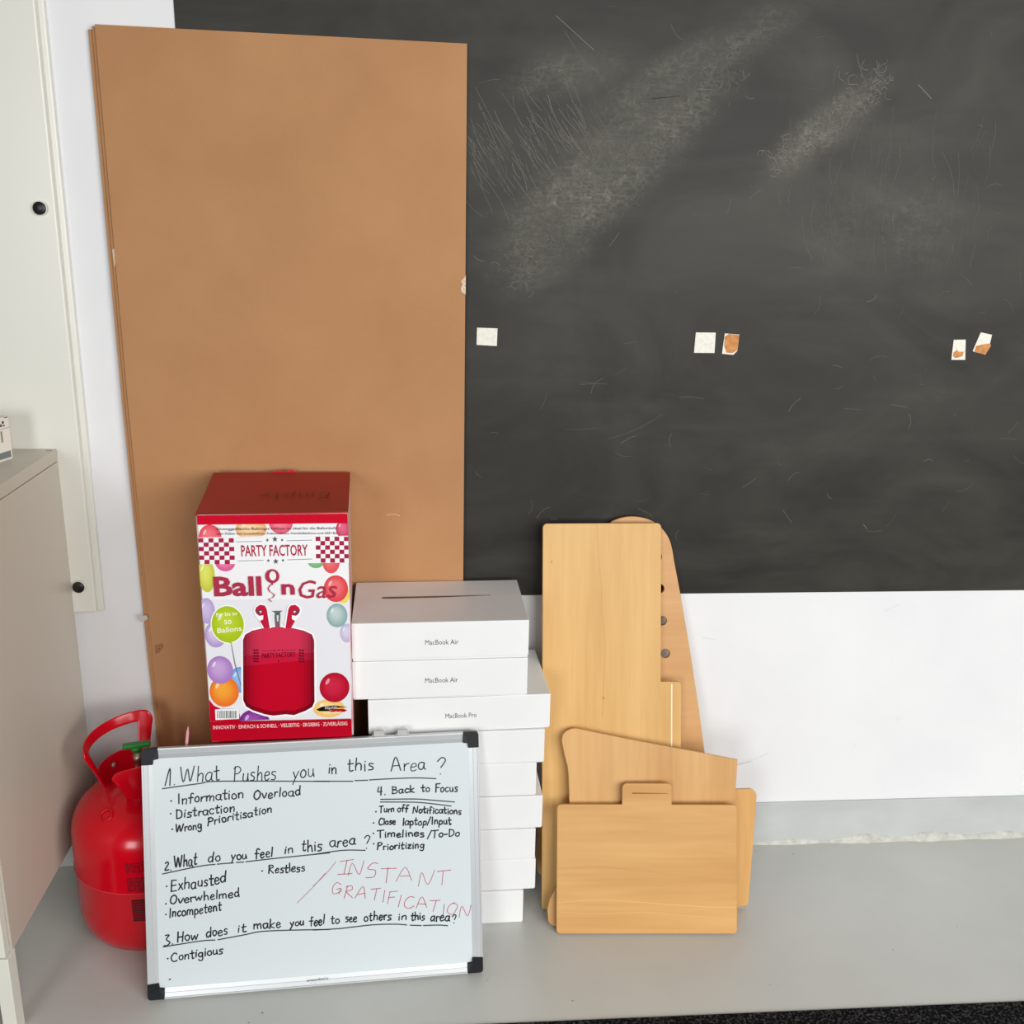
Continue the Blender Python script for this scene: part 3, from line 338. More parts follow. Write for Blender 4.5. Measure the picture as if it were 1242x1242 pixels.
PRINT=[('P',(228,228,234),[(3.2,290.2),(256.0,281.9),(252.1,31.4),(0.8,42.6)]),('P',(238,238,240),[(3.2,431.5),(257.3,428.2),(254.5,268.9),(2.1,277.5)]),('E',(222,70,90),22.0,390.1,19.1,23.3,(240,120,130),(1.3,390.7,43.9,415.7),True),('E',(228,175,120),91.0,403.6,26.2,19.2,(245,215,170),(64.2,390.5,118.0,414.0),True),('E',(225,90,115),141.6,413.4,20.1,19.7,(240,140,150),(116.9,391.9,164.4,412.9),True),('E',(190,50,90),247.4,399.9,12.6,16.7,(225,110,140),(233.4,387.7,257.1,410.8),True),('E',(190,195,60),11.4,322.4,14.1,32.1,(225,225,110),(-0.2,288.9,27.3,342.1),True),('E',(215,85,140),44.4,345.2,17.0,17.2,(240,140,180),(25.8,326.2,62.8,343.3),True),('E',(110,170,110),198.8,342.2,14.5,12.7,(150,200,150),(183.3,328.5,214.0,339.8),True),('E',(220,80,90),224.6,341.5,15.3,22.6,(235,120,120),(210.6,317.8,241.7,339.0),True),('E',(235,205,90),244.0,277.9,12.0,15.9,(245,225,140),(211.5,261.7,255.2,326.4),True),('E',(215,65,75),231.6,289.9,21.3,25.2,(240,120,120),(208.8,261.8,254.6,315.0),True),('E',(135,165,165),232.2,239.1,18.3,22.7,(195,210,210),None,True),('E',(185,175,210),248.8,204.7,12.2,18.3,(215,210,230),(233.4,184.5,253.4,225.1),True),('E',(175,155,205),8.0,255.9,13.5,24.2,(205,190,225),(-1.0,228.9,24.4,282.4),True),('E',(170,145,200),20.1,210.7,18.3,24.6,(215,205,230),None,True),('E',(95,150,215),57.9,121.8,19.5,25.0,(150,190,235),None,True),('E',(230,110,35),28.6,99.9,25.5,30.0,(245,170,60),None,True),('P',(200,0,38),[(1.1,86.1),(8.8,73.3),(24.1,64.2),(53.0,54.4),(53.4,39.9),(0.7,41.8)]),('E',(165,120,190),23.9,142.5,22.2,26.9,(200,165,215),None,True),('E',(235,190,100),212.4,57.5,28.2,18.2,(245,215,150),None,True),('E',(110,35,130),77.9,34.9,27.7,27.4,(160,80,175),(51.0,40.5,107.7,62.8),True),('P',(20,5,8),[(189.2,56.4),(199.9,61.5),(222.6,63.2),(246.4,58.0),(227.5,58.1),(212.2,51.9),(194.6,52.8)]),('P',(170,20,30),[(222.4,56.4),(237.5,55.6),(245.5,52.4),(239.9,49.0),(212.2,50.4)]),('E',(175,10,40),223.7,98.9,26.8,29.6,(205,40,70),None,True),('T','Abgefüllt',204.8,56.2,227.0,56.7,5.1,(245,230,230),0,0),('T','in Deutschland',203.2,46.7,233.5,47.4,4.5,(250,245,230),0,0),('E',(245,245,240),42.1,229.3,29.3,36.8,(245,245,240),None,False),('E',(165,190,25),42.1,229.3,27.5,34.5,(190,210,60),None,True),('P',(165,190,25),[(35.1,198.4),(45.6,198.0),(47.9,191.5),(43.5,193.4)]),('P',(120,120,125),[(45.5,191.4),(46.7,191.3),(51.1,153.4),(62.5,94.2),(61.0,94.2),(49.2,153.5)]),('T','Für bis zu',23.5,244.7,58.8,246.8,6.9,(245,250,225),0.3,0),('T','50',36.4,229.8,48.7,229.9,8.1,(245,250,225),0.25,0),('T','Ballons',23.7,213.4,65.1,216.8,9.3,(245,250,225),0.25,0),('P',(248,246,248),[(57.4,82.0),(63.3,198.7),(68.0,210.9),(83.6,219.5),(105.5,223.9),(127.8,225.0),(151.5,222.2),(173.2,216.0),(190.2,206.1),(193.5,193.4),(190.3,72.6),(185.6,59.8),(169.5,50.9),(149.2,43.6),(134.3,46.0),(111.9,44.4),(97.1,47.9),(75.3,57.5),(61.6,67.5)]),('P',(150,0,30),[(60.6,81.8),(66.4,198.5),(71.0,209.0),(83.4,216.0),(105.4,220.5),(127.7,221.5),(151.4,218.7),(173.1,212.5),(187.0,204.5),(190.3,193.6),(187.0,72.8),(182.4,61.8),(169.6,54.6),(149.3,47.2),(134.5,49.7),(112.0,48.0),(97.3,51.6),(75.5,61.1),(64.9,69.1)]),('P',(135,31,52),[(67.7,200.1),(73.7,210.0),(71.5,168.4),(66.0,168.6)]),('P',(131,14,38),[(66.0,168.6),(71.5,168.4),(70.5,148.3),(64.9,148.5)]),('P',(125,0,23),[(64.9,148.5),(70.5,148.3),(66.7,76.9),(61.8,90.1)]),('P',(90,0,16),[(61.8,90.1),(66.7,76.9),(66.3,68.6),(61.4,81.8)]),('P',(163,37,63),[(73.7,210.0),(79.4,213.2),(77.1,168.4),(71.6,168.7)]),('P',(158,17,45),[(71.6,168.7),(77.1,168.4),(76.1,148.7),(70.5,148.9)]),('P',(151,0,28),[(70.5,148.9),(76.1,148.7),(72.2,72.8),(66.7,76.9)]),('P',(108,0,20),[(66.7,76.9),(72.2,72.8),(71.8,64.5),(66.3,68.6)]),('P',(182,42,70),[(79.4,213.2),(85.1,215.8),(82.7,168.5),(77.1,168.7)]),('P',(176,19,51),[(77.1,168.7),(82.7,168.5),(81.7,149.0),(76.1,149.3)]),('P',(168,0,31),[(76.1,149.3),(81.7,149.0),(77.7,69.2),(72.2,72.8)]),('P',(120,0,22),[(72.2,72.8),(77.7,69.2),(77.2,60.9),(71.8,64.5)]),('P',(193,44,74),[(85.1,215.8),(90.7,217.0),(88.3,168.6),(82.7,168.8)]),('P',(187,20,54),[(82.7,168.8),(88.3,168.6),(87.3,149.4),(81.8,149.6)]),('P',(179,0,33),[(81.8,149.6),(87.3,149.4),(83.2,66.8),(77.7,69.2)]),('P',(128,0,23),[(77.7,69.2),(83.2,66.8),(82.8,58.5),(77.2,60.9)]),('P',(200,46,77),[(90.7,217.0),(96.3,218.1),(93.9,168.6),(88.3,168.9)]),('P',(193,21,56),[(88.3,168.9),(93.9,168.6),(93.0,149.8),(87.4,150.0)]),('P',(185,0,34),[(87.4,150.0),(93.0,149.8),(88.8,64.4),(83.2,66.8)]),('P',(133,0,24),[(83.2,66.8),(88.8,64.4),(88.4,56.0),(82.8,58.5)]),('P',(204,47,78),[(96.3,218.1),(101.9,219.3),(99.5,168.7),(93.9,168.9)]),('P',(197,21,57),[(93.9,168.9),(99.5,168.7),(98.6,150.1),(93.0,150.4)]),('P',(189,0,35),[(93.0,150.4),(98.6,150.1),(94.3,62.0),(88.8,64.4)]),('P',(136,0,25),[(88.8,64.4),(94.3,62.0),(93.9,53.6),(88.4,56.0)]),('P',(205,47,79),[(101.9,219.3),(107.5,220.1),(105.1,168.7),(99.5,169.0)]),('P',(199,21,57),[(99.5,169.0),(105.1,168.7),(104.2,150.5),(98.6,150.8)]),('P',(191,0,35),[(98.6,150.8),(104.2,150.5),(99.9,60.0),(94.3,62.0)]),('P',(137,0,25),[(94.3,62.0),(99.9,60.0),(99.5,51.6),(93.9,53.6)]),('P',(206,47,79),[(107.5,220.1),(113.1,220.3),(110.7,168.8),(105.1,169.0)]),('P',(199,21,57),[(105.1,169.0),(110.7,168.8),(109.9,150.9),(104.3,151.1)]),('P',(191,0,35),[(104.3,151.1),(109.9,150.9),(105.6,58.6),(99.9,60.0)]),('P',(137,0,25),[(99.9,60.0),(105.6,58.6),(105.2,50.2),(99.5,51.6)]),('P',(206,47,79),[(113.1,220.3),(118.7,220.6),(116.3,168.9),(110.7,169.1)]),('P',(199,21,57),[(110.7,169.1),(116.3,168.9),(115.5,151.3),(109.9,151.5)]),('P',(191,0,35),[(109.9,151.5),(115.5,151.3),(111.2,57.3),(105.6,58.6)]),('P',(137,0,25),[(105.6,58.6),(111.2,57.3),(110.8,48.9),(105.2,50.2)]),('P',(206,47,79),[(118.7,220.6),(124.3,220.8),(121.9,168.9),(116.3,169.1)]),('P',(199,21,57),[(116.3,169.1),(121.9,168.9),(121.2,151.6),(115.5,151.9)]),('P',(191,0,35),[(115.5,151.9),(121.2,151.6),(116.9,57.3),(111.2,57.3)]),('P',(137,0,25),[(111.2,57.3),(116.9,57.3),(116.5,48.9),(110.8,48.9)]),('P',(206,47,79),[(124.3,220.8),(129.8,220.7),(127.6,169.0),(121.9,169.2)]),('P',(199,21,57),[(121.9,169.2),(127.6,169.0),(126.8,152.0),(121.2,152.3)]),('P',(191,0,35),[(121.2,152.3),(126.8,152.0),(122.6,57.7),(116.9,57.3)]),('P',(137,0,25),[(116.9,57.3),(122.6,57.7),(122.3,49.3),(116.5,48.9)]),('P',(206,47,79),[(129.8,220.7),(135.4,220.1),(133.2,169.0),(127.6,169.3)]),('P',(199,21,57),[(127.6,169.3),(133.2,169.0),(132.5,152.4),(126.8,152.6)]),('P',(191,0,35),[(126.8,152.6),(132.5,152.4),(128.4,58.1),(122.6,57.7)]),('P',(137,0,25),[(122.6,57.7),(128.4,58.1),(128.0,49.7),(122.3,49.3)]),('P',(206,47,79),[(135.4,220.1),(140.9,219.4),(138.8,169.1),(133.2,169.3)]),('P',(199,21,57),[(133.2,169.3),(138.8,169.1),(138.1,152.8),(132.5,153.0)]),('P',(191,0,35),[(132.5,153.0),(138.1,152.8),(134.1,58.6),(128.4,58.1)]),('P',(137,0,25),[(128.4,58.1),(134.1,58.6),(133.8,50.2),(128.0,49.7)]),('P',(206,47,79),[(140.9,219.4),(146.5,218.8),(144.4,169.1),(138.8,169.4)]),('P',(199,21,57),[(138.8,169.4),(144.4,169.1),(143.8,153.1),(138.1,153.4)]),('P',(191,0,35),[(138.1,153.4),(143.8,153.1),(139.8,57.8),(134.1,58.6)]),('P',(137,0,25),[(134.1,58.6),(139.8,57.8),(139.5,49.4),(133.8,50.2)]),('P',(206,47,79),[(146.5,218.8),(152.1,218.0),(150.1,169.2),(144.5,169.4)]),('P',(199,21,57),[(144.5,169.4),(150.1,169.2),(149.4,153.5),(143.8,153.7)]),('P',(191,0,35),[(143.8,153.7),(149.4,153.5),(145.5,56.9),(139.8,57.8)]),('P',(137,0,25),[(139.8,57.8),(145.5,56.9),(145.1,48.5),(139.5,49.4)]),('P',(205,47,79),[(152.1,218.0),(157.6,216.4),(155.7,169.3),(150.1,169.5)]),('P',(199,21,57),[(150.1,169.5),(155.7,169.3),(155.1,153.9),(149.5,154.1)]),('P',(191,0,35),[(149.5,154.1),(155.1,153.9),(151.2,56.7),(145.5,56.9)]),('P',(137,0,25),[(145.5,56.9),(151.2,56.7),(150.9,48.3),(145.1,48.5)]),('P',(204,47,78),[(157.6,216.4),(163.2,214.8),(161.4,169.3),(155.7,169.6)]),('P',(197,21,57),[(155.7,169.6),(161.4,169.3),(160.8,154.2),(155.1,154.5)]),('P',(189,0,35),[(155.1,154.5),(160.8,154.2),(157.0,58.9),(151.2,56.7)]),('P',(136,0,25),[(151.2,56.7),(157.0,58.9),(156.7,50.4),(150.9,48.3)]),('P',(200,46,77),[(163.2,214.8),(168.7,213.2),(167.0,169.4),(161.4,169.6)]),('P',(193,21,56),[(161.4,169.6),(167.0,169.4),(166.5,154.6),(160.8,154.9)]),('P',(185,0,34),[(160.8,154.9),(166.5,154.6),(162.9,61.0),(157.0,58.9)]),('P',(133,0,24),[(157.0,58.9),(162.9,61.0),(162.5,52.6),(156.7,50.4)]),('P',(193,44,74),[(168.7,213.2),(174.2,211.3),(172.7,169.4),(167.0,169.7)]),('P',(187,20,54),[(167.0,169.7),(172.7,169.4),(172.1,155.0),(166.5,155.2)]),('P',(179,0,33),[(166.5,155.2),(172.1,155.0),(168.7,63.1),(162.9,61.0)]),('P',(128,0,23),[(162.9,61.0),(168.7,63.1),(168.4,54.7),(162.5,52.6)]),('P',(182,42,70),[(174.2,211.3),(179.8,208.1),(178.3,169.5),(172.7,169.7)]),('P',(176,19,51),[(172.7,169.7),(178.3,169.5),(177.8,155.4),(172.2,155.6)]),('P',(168,0,31),[(172.2,155.6),(177.8,155.4),(174.6,66.2),(168.7,63.1)]),('P',(120,0,22),[(168.7,63.1),(174.6,66.2),(174.2,57.8),(168.4,54.7)]),('P',(163,37,63),[(179.8,208.1),(185.3,204.9),(184.0,169.6),(178.4,169.8)]),('P',(158,17,45),[(178.4,169.8),(184.0,169.6),(183.5,155.7),(177.8,156.0)]),('P',(151,0,28),[(177.8,156.0),(183.5,155.7),(180.4,69.5),(174.6,66.2)]),('P',(108,0,20),[(174.6,66.2),(180.4,69.5),(180.1,61.1),(174.2,57.8)]),('P',(135,31,52),[(185.3,204.9),(190.5,193.0),(189.7,169.6),(184.0,169.8)]),('P',(131,14,38),[(184.0,169.8),(189.7,169.6),(189.2,156.1),(183.5,156.4)]),('P',(125,0,23),[(183.5,156.4),(189.2,156.1),(186.6,80.4),(180.4,69.5)]),('P',(90,0,16),[(180.4,69.5),(186.6,80.4),(186.3,72.0),(180.1,61.1)]),('P',(248,246,248),[(87.3,254.8),(90.1,261.2),(98.0,267.3),(108.8,265.8),(113.2,259.1),(114.2,244.6),(117.0,220.0),(100.6,220.7),(96.0,236.0),(89.7,245.4)]),('P',(190,25,60),[(90.2,254.7),(92.9,260.6),(99.1,264.9),(107.4,263.3),(110.7,256.6),(111.8,244.6),(114.1,220.2),(104.2,220.5),(97.6,234.6),(103.3,237.0),(104.1,244.9),(96.9,243.9),(92.3,248.5)]),('P',(110,60,80),[(90.6,253.8),(97.4,255.2),(102.6,253.4),(101.4,247.7),(95.8,246.5),(92.3,248.5)]),('P',(235,225,230),[(97.3,253.1),(101.6,252.9),(101.0,249.8),(98.4,249.9)]),('P',(248,246,248),[(171.2,251.8),(169.0,258.5),(161.5,265.1),(150.6,264.4),(145.5,258.0),(143.2,243.5),(138.3,219.2),(154.8,218.6),(160.7,233.6),(167.9,242.6)]),('P',(190,25,60),[(168.2,251.9),(166.1,258.0),(160.2,262.7),(151.7,261.7),(147.8,255.3),(145.6,243.4),(141.2,219.1),(151.1,218.7),(159.0,232.3),(153.5,235.2),(153.3,243.1),(160.6,241.6),(165.6,245.9)]),('P',(110,60,80),[(167.7,251.1),(161.0,252.9),(155.6,251.5),(156.4,245.7),(161.9,244.2),(165.6,245.9)]),('P',(235,225,230),[(160.9,250.8),(156.6,251.0),(156.9,247.8),(159.6,247.7)]),('P',(90,100,98),[(118.9,252.3),(137.7,252.2),(133.3,249.2),(133.3,239.9),(130.8,221.4),(124.3,221.6),(123.7,240.2),(124.6,248.9)]),('P',(210,215,215),[(127.2,244.1),(130.6,244.0),(129.6,232.1),(127.2,232.2)]),('P',(130,90,100),[(124.7,230.9),(132.0,230.7),(132.0,220.5),(123.5,220.9)]),('T','PARTY FACTORY',98.2,162.8,156.9,163.0,9.7,(95,5,28),0.2,0),('P',(90,5,30),[(84.1,181.2),(87.8,178.9),(87.7,176.2),(83.9,178.5)]),('P',(90,5,30),[(88.9,181.0),(92.7,178.7),(92.6,176.0),(88.8,178.3)]),('P',(90,5,30),[(83.8,175.8),(87.6,173.5),(87.4,170.8),(83.7,173.1)]),('P',(90,5,30),[(88.7,175.6),(92.4,173.3),(92.3,170.6),(88.5,172.9)]),('P',(90,5,30),[(83.5,170.4),(87.3,168.1),(87.2,165.4),(83.4,167.7)]),('P',(90,5,30),[(88.4,170.2),(92.2,167.9),(92.0,165.2),(88.3,167.5)]),('P',(90,5,30),[(83.3,165.0),(87.0,162.7),(86.9,160.0),(83.1,162.3)]),('P',(90,5,30),[(88.1,164.8),(91.9,162.5),(91.8,159.8),(88.0,162.1)]),('P',(90,5,30),[(83.0,159.6),(86.8,157.3),(86.6,154.6),(82.9,156.9)]),('P',(90,5,30),[(87.8,159.4),(91.6,157.1),(91.5,154.4),(87.7,156.7)]),('P',(90,5,30),[(163.2,177.9),(167.0,175.6),(166.9,172.9),(163.1,175.2)]),('P',(90,5,30),[(168.1,177.7),(171.9,175.4),(171.8,172.7),(168.0,175.0)]),('P',(90,5,30),[(163.0,172.5),(166.8,170.2),(166.7,167.5),(162.9,169.8)]),('P',(90,5,30),[(167.9,172.3),(171.7,170.0),(171.6,167.3),(167.8,169.6)]),('P',(90,5,30),[(162.8,167.1),(166.6,164.8),(166.5,162.0),(162.7,164.4)]),('P',(90,5,30),[(167.7,166.9),(171.5,164.5),(171.4,161.8),(167.6,164.2)]),('P',(90,5,30),[(162.5,161.7),(166.4,159.3),(166.3,156.6),(162.4,158.9)]),('P',(90,5,30),[(167.5,161.5),(171.3,159.1),(171.2,156.4),(167.4,158.7)]),('P',(90,5,30),[(162.3,156.2),(166.2,153.9),(166.1,151.2),(162.2,153.5)]),('P',(90,5,30),[(167.2,156.0),(171.1,153.7),(171.0,150.9),(167.1,153.3)]),('P',(90,5,30),[(127.8,179.7),(129.1,176.4),(126.2,176.5)]),('P',(90,5,30),[(120.9,178.9),(122.2,175.6),(119.3,175.7)]),('P',(90,5,30),[(134.6,178.8),(135.9,175.5),(133.0,175.7)]),('P',(90,5,30),[(126.8,158.0),(128.1,154.7),(125.2,154.8)]),('P',(90,5,30),[(98.4,177.1),(117.9,176.8),(117.9,176.3),(98.4,176.6)]),('P',(90,5,30),[(137.4,176.8),(157.0,176.5),(157.0,176.0),(137.4,176.3)]),('P',(240,239,242),[(2.3,390.6),(256.5,387.1),(256.3,338.6),(2.5,342.8)]),('P',(165,35,70),[(2.5,390.1),(10.9,389.9),(10.4,382.1),(2.0,382.3)]),('P',(165,35,70),[(19.3,389.7),(27.7,389.4),(27.2,381.7),(18.8,381.9)]),('P',(165,35,70),[(36.1,389.2),(44.6,389.0),(44.1,381.3),(35.7,381.5)]),('P',(165,35,70),[(53.0,388.8),(61.5,388.6),(61.1,380.8),(52.6,381.0)]),('P',(165,35,70),[(10.8,382.1),(19.2,381.9),(18.7,374.1),(10.3,374.4)]),('P',(165,35,70),[(27.6,381.7),(36.1,381.5),(35.6,373.7),(27.1,373.9)]),('P',(165,35,70),[(44.5,381.3),(53.0,381.0),(52.5,373.2),(44.1,373.5)]),('P',(165,35,70),[(2.2,374.6),(10.7,374.3),(10.2,366.6),(1.7,366.8)]),('P',(165,35,70),[(19.1,374.1),(27.5,373.9),(27.1,366.1),(18.6,366.3)]),('P',(165,35,70),[(36.0,373.7),(44.4,373.5),(44.0,365.7),(35.5,365.9)]),('P',(165,35,70),[(52.9,373.2),(61.4,373.0),(61.0,365.2),(52.5,365.4)]),('P',(165,35,70),[(10.5,366.5),(19.0,366.3),(18.5,358.5),(10.1,358.7)]),('P',(165,35,70),[(27.4,366.1),(35.9,365.9),(35.4,358.1),(27.0,358.3)]),('P',(165,35,70),[(44.4,365.6),(52.9,365.4),(52.4,357.6),(43.9,357.8)]),('P',(165,35,70),[(2.0,359.0),(10.4,358.7),(9.9,350.9),(1.5,351.2)]),('P',(165,35,70),[(18.9,358.5),(27.3,358.3),(26.9,350.4),(18.4,350.7)]),('P',(165,35,70),[(35.8,358.0),(44.3,357.8),(43.8,350.0),(35.4,350.2)]),('P',(165,35,70),[(52.8,357.6),(61.3,357.3),(60.9,349.5),(52.3,349.7)]),('P',(165,35,70),[(10.3,350.9),(18.8,350.7),(18.3,342.8),(9.8,343.1)]),('P',(165,35,70),[(27.3,350.4),(35.7,350.2),(35.3,342.3),(26.8,342.6)]),('P',(165,35,70),[(44.2,350.0),(52.7,349.7),(52.3,341.9),(43.8,342.1)]),('P',(165,35,70),[(199.8,387.9),(207.9,387.7),(207.6,379.9),(199.6,380.1)]),('P',(165,35,70),[(216.0,387.5),(224.1,387.3),(223.8,379.5),(215.7,379.7)]),('P',(165,35,70),[(232.2,387.1),(240.3,386.9),(240.0,379.1),(231.9,379.3)]),('P',(165,35,70),[(248.4,386.7),(256.5,386.5),(256.3,378.6),(248.2,378.9)]),('P',(165,35,70),[(207.8,379.9),(215.9,379.7),(215.6,371.8),(207.5,372.0)]),('P',(165,35,70),[(224.0,379.5),(232.1,379.3),(231.8,371.4),(223.7,371.6)]),('P',(165,35,70),[(240.2,379.1),(248.3,378.8),(248.1,370.9),(240.0,371.1)]),('P',(165,35,70),[(199.6,372.2),(207.7,372.0),(207.4,364.1),(199.3,364.3)]),('P',(165,35,70),[(215.8,371.8),(223.9,371.6),(223.6,363.7),(215.5,363.9)]),('P',(165,35,70),[(232.0,371.4),(240.1,371.1),(239.9,363.2),(231.8,363.4)]),('P',(165,35,70),[(248.3,370.9),(256.4,370.7),(256.2,362.8),(248.0,363.0)]),('P',(165,35,70),[(207.6,364.1),(215.7,363.9),(215.4,355.9),(207.3,356.2)]),('P',(165,35,70),[(223.8,363.6),(231.9,363.4),(231.7,355.5),(223.6,355.7)]),('P',(165,35,70),[(240.1,363.2),(248.2,363.0),(248.0,355.0),(239.8,355.3)]),('P',(165,35,70),[(199.4,356.4),(207.5,356.2),(207.2,348.2),(199.1,348.4)]),('P',(165,35,70),[(215.6,355.9),(223.7,355.7),(223.5,347.8),(215.3,348.0)]),('P',(165,35,70),[(231.9,355.5),(240.0,355.3),(239.8,347.3),(231.6,347.5)]),('P',(165,35,70),[(248.2,355.0),(256.3,354.8),(256.1,346.8),(247.9,347.1)]),('P',(165,35,70),[(207.4,348.2),(215.5,348.0),(215.2,340.0),(207.1,340.2)]),('P',(165,35,70),[(223.6,347.8),(231.8,347.5),(231.5,339.5),(223.4,339.8)]),('P',(165,35,70),[(239.9,347.3),(248.1,347.1),(247.9,339.1),(239.7,339.3)]),('P',(110,135,140),[(65.0,382.7),(108.7,382.4),(108.7,381.3),(65.0,381.6)]),('P',(110,135,140),[(150.7,382.5),(193.9,382.5),(193.9,381.4),(150.6,381.4)]),('P',(110,135,140),[(66.2,347.9),(109.6,347.8),(109.6,346.7),(66.1,346.8)]),('P',(110,135,140),[(150.0,347.6),(193.2,348.0),(193.2,346.9),(149.9,346.4)]),('P',(70,85,85),[(118.0,387.2),(118.6,385.0),(120.8,384.8),(119.0,383.4),(119.5,381.1),(117.8,382.5),(115.9,381.2),(116.6,383.5),(114.9,385.0),(117.1,385.0)]),('P',(70,85,85),[(130.8,390.8),(131.9,387.1),(135.6,386.8),(132.6,384.4),(133.4,380.7),(130.5,382.9),(127.3,380.8),(128.5,384.6),(125.7,387.1),(129.4,387.1)]),('P',(70,85,85),[(142.8,386.6),(143.4,384.5),(145.4,384.4),(143.8,383.1),(144.2,381.0),(142.6,382.2),(140.9,381.1),(141.5,383.2),(140.0,384.5),(142.0,384.6)]),('P',(70,85,85),[(117.8,349.9),(118.4,347.6),(120.6,347.5),(118.9,346.0),(119.3,343.7),(117.6,345.1),(115.7,343.8),(116.4,346.1),(114.7,347.6),(116.9,347.7)]),('P',(70,85,85),[(130.5,350.3),(131.7,346.6),(135.3,346.3),(132.3,343.9),(133.1,340.1),(130.2,342.4),(127.0,340.3),(128.2,344.1),(125.4,346.6),(129.1,346.7)]),('P',(70,85,85),[(142.7,349.4),(143.4,347.4),(145.4,347.2),(143.7,345.9),(144.2,343.8),(142.6,345.1),(140.8,343.9),(141.5,346.0),(139.9,347.4),(142.0,347.4)]),('T','PARTY FACTORY',72.6,355.9,185.6,354.2,20.0,(170,40,68),0.5,0),('T','Einweggasflasche Ballongas Helium ist ideal für die Ballonbefü',34.3,403.8,236.9,400.7,4.6,(75,75,85),0,0),('T','zum Füllen von Latexballons, Folienballons, Herzluftballons und LED Ba',33.8,395.6,236.6,391.8,4.1,(85,85,95),0,0),('T','Ball',22.8,284.7,103.9,283.2,34.4,(172,48,75),1,0),('E',(172,48,75),123.1,317.6,12.0,13.0,(172,48,75),None,False),('E',(236,236,240),123.9,318.4,5.7,8.5,(236,236,240),None,False),('P',(172,48,75),[(120.7,306.3),(124.6,306.2),(123.1,301.1),(120.5,301.2)]),('P',(172,48,75),[(118.2,302.1),(120.3,302.0),(116.0,295.1),(113.9,295.1)]),('P',(172,48,75),[(113.9,295.1),(116.0,295.1),(118.4,289.3),(116.3,289.3)]),('P',(172,48,75),[(116.3,289.3),(118.4,289.3),(126.5,283.3),(124.4,283.4)]),('P',(172,48,75),[(124.4,283.4),(126.5,283.3),(123.1,277.7),(121.0,277.7)]),('P',(172,48,75),[(121.0,277.7),(123.1,277.7),(115.6,275.1),(113.5,275.1)]),('P',(172,48,75),[(113.5,275.1),(115.6,275.1),(120.6,270.0),(118.5,270.1)]),('T','n',137.5,283.8,160.5,283.0,27.1,(172,48,75),1,0),('T','Gas',166.7,274.8,233.8,274.0,33.8,(172,48,75),0.1,0.2),('P',(200,0,38),[(2.9,432.1),(257.6,428.8),(257.4,411.6),(2.8,414.4)]),('P',(182,0,32),[(0.8,42.6),(252.2,35.6),(252.7,-5.0),(0.8,3.3)]),('T','INNOVATIV · EINFACH & SCHNELL · VIELSEITIG · ERGIEBIG · ZUVERLÄSSIG',5.3,27.6,244.8,23.2,7.3,(240,200,205),0.4,0),('P',(240,240,240),[(10.8,67.1),(52.5,67.0),(51.8,46.1),(10.3,46.0)]),('P',(60,75,70),[(14.3,64.2),(15.1,64.2),(14.2,49.2),(13.4,49.2)]),('P',(60,75,70),[(16.0,64.1),(16.8,64.1),(15.9,49.1),(15.1,49.1)]),('P',(60,75,70),[(18.2,64.0),(19.2,63.9),(18.3,49.0),(17.3,49.0)]),('P',(60,75,70),[(20.2,63.9),(20.9,63.9),(20.0,48.9),(19.3,48.9)]),('P',(60,75,70),[(21.6,63.8),(22.4,63.8),(21.5,48.8),(20.8,48.8)]),('P',(60,75,70),[(23.1,63.7),(24.1,63.7),(23.2,48.7),(22.2,48.8)]),('P',(60,75,70),[(25.5,63.6),(26.5,63.6),(25.7,48.6),(24.7,48.6)]),('P',(60,75,70),[(27.3,63.5),(28.0,63.5),(27.1,48.5),(26.4,48.5)]),('P',(60,75,70),[(29.5,63.4),(30.9,63.3),(30.1,48.4),(28.6,48.4)]),('P',(60,75,70),[(31.9,63.3),(32.9,63.2),(32.0,48.2),(31.0,48.3)]),('P',(60,75,70),[(33.6,63.2),(34.3,63.2),(33.5,48.2),(32.7,48.2)]),('P',(60,75,70),[(35.3,63.1),(36.1,63.1),(35.2,48.1),(34.5,48.1)]),('P',(60,75,70),[(36.8,63.0),(38.3,63.0),(37.4,48.0),(35.9,48.0)]),('P',(60,75,70),[(39.2,62.9),(40.2,62.9),(39.4,47.9),(38.4,47.9)]),('P',(60,75,70),[(40.9,62.8),(41.7,62.8),(40.8,47.8),(40.1,47.8)]),('P',(60,75,70),[(42.7,62.7),(43.6,62.7),(42.8,47.7),(41.8,47.7)]),('P',(60,75,70),[(45.1,62.6),(46.6,62.5),(45.7,47.5),(44.3,47.6)]),('P',(60,75,70),[(47.5,62.5),(48.3,62.5),(47.5,47.4),(46.7,47.5)])]
PAD_TXT = ['white square adhesive pad right beside the tall cardboard, leftmost on the chalkboard',
 'white square adhesive pad with a torn brown one close on its right',
 'adhesive pad almost fully covered in torn orange-brown, right of a white square pad',
 'upright white adhesive pad with small brown tear low down, lower of the right-hand pair',
 'slanted white adhesive pad torn brown along its bottom, rightmost on the chalkboard']
for (a, b_), t in zip(PADS, PAD_TXT): wall_pad(a, b_, t)

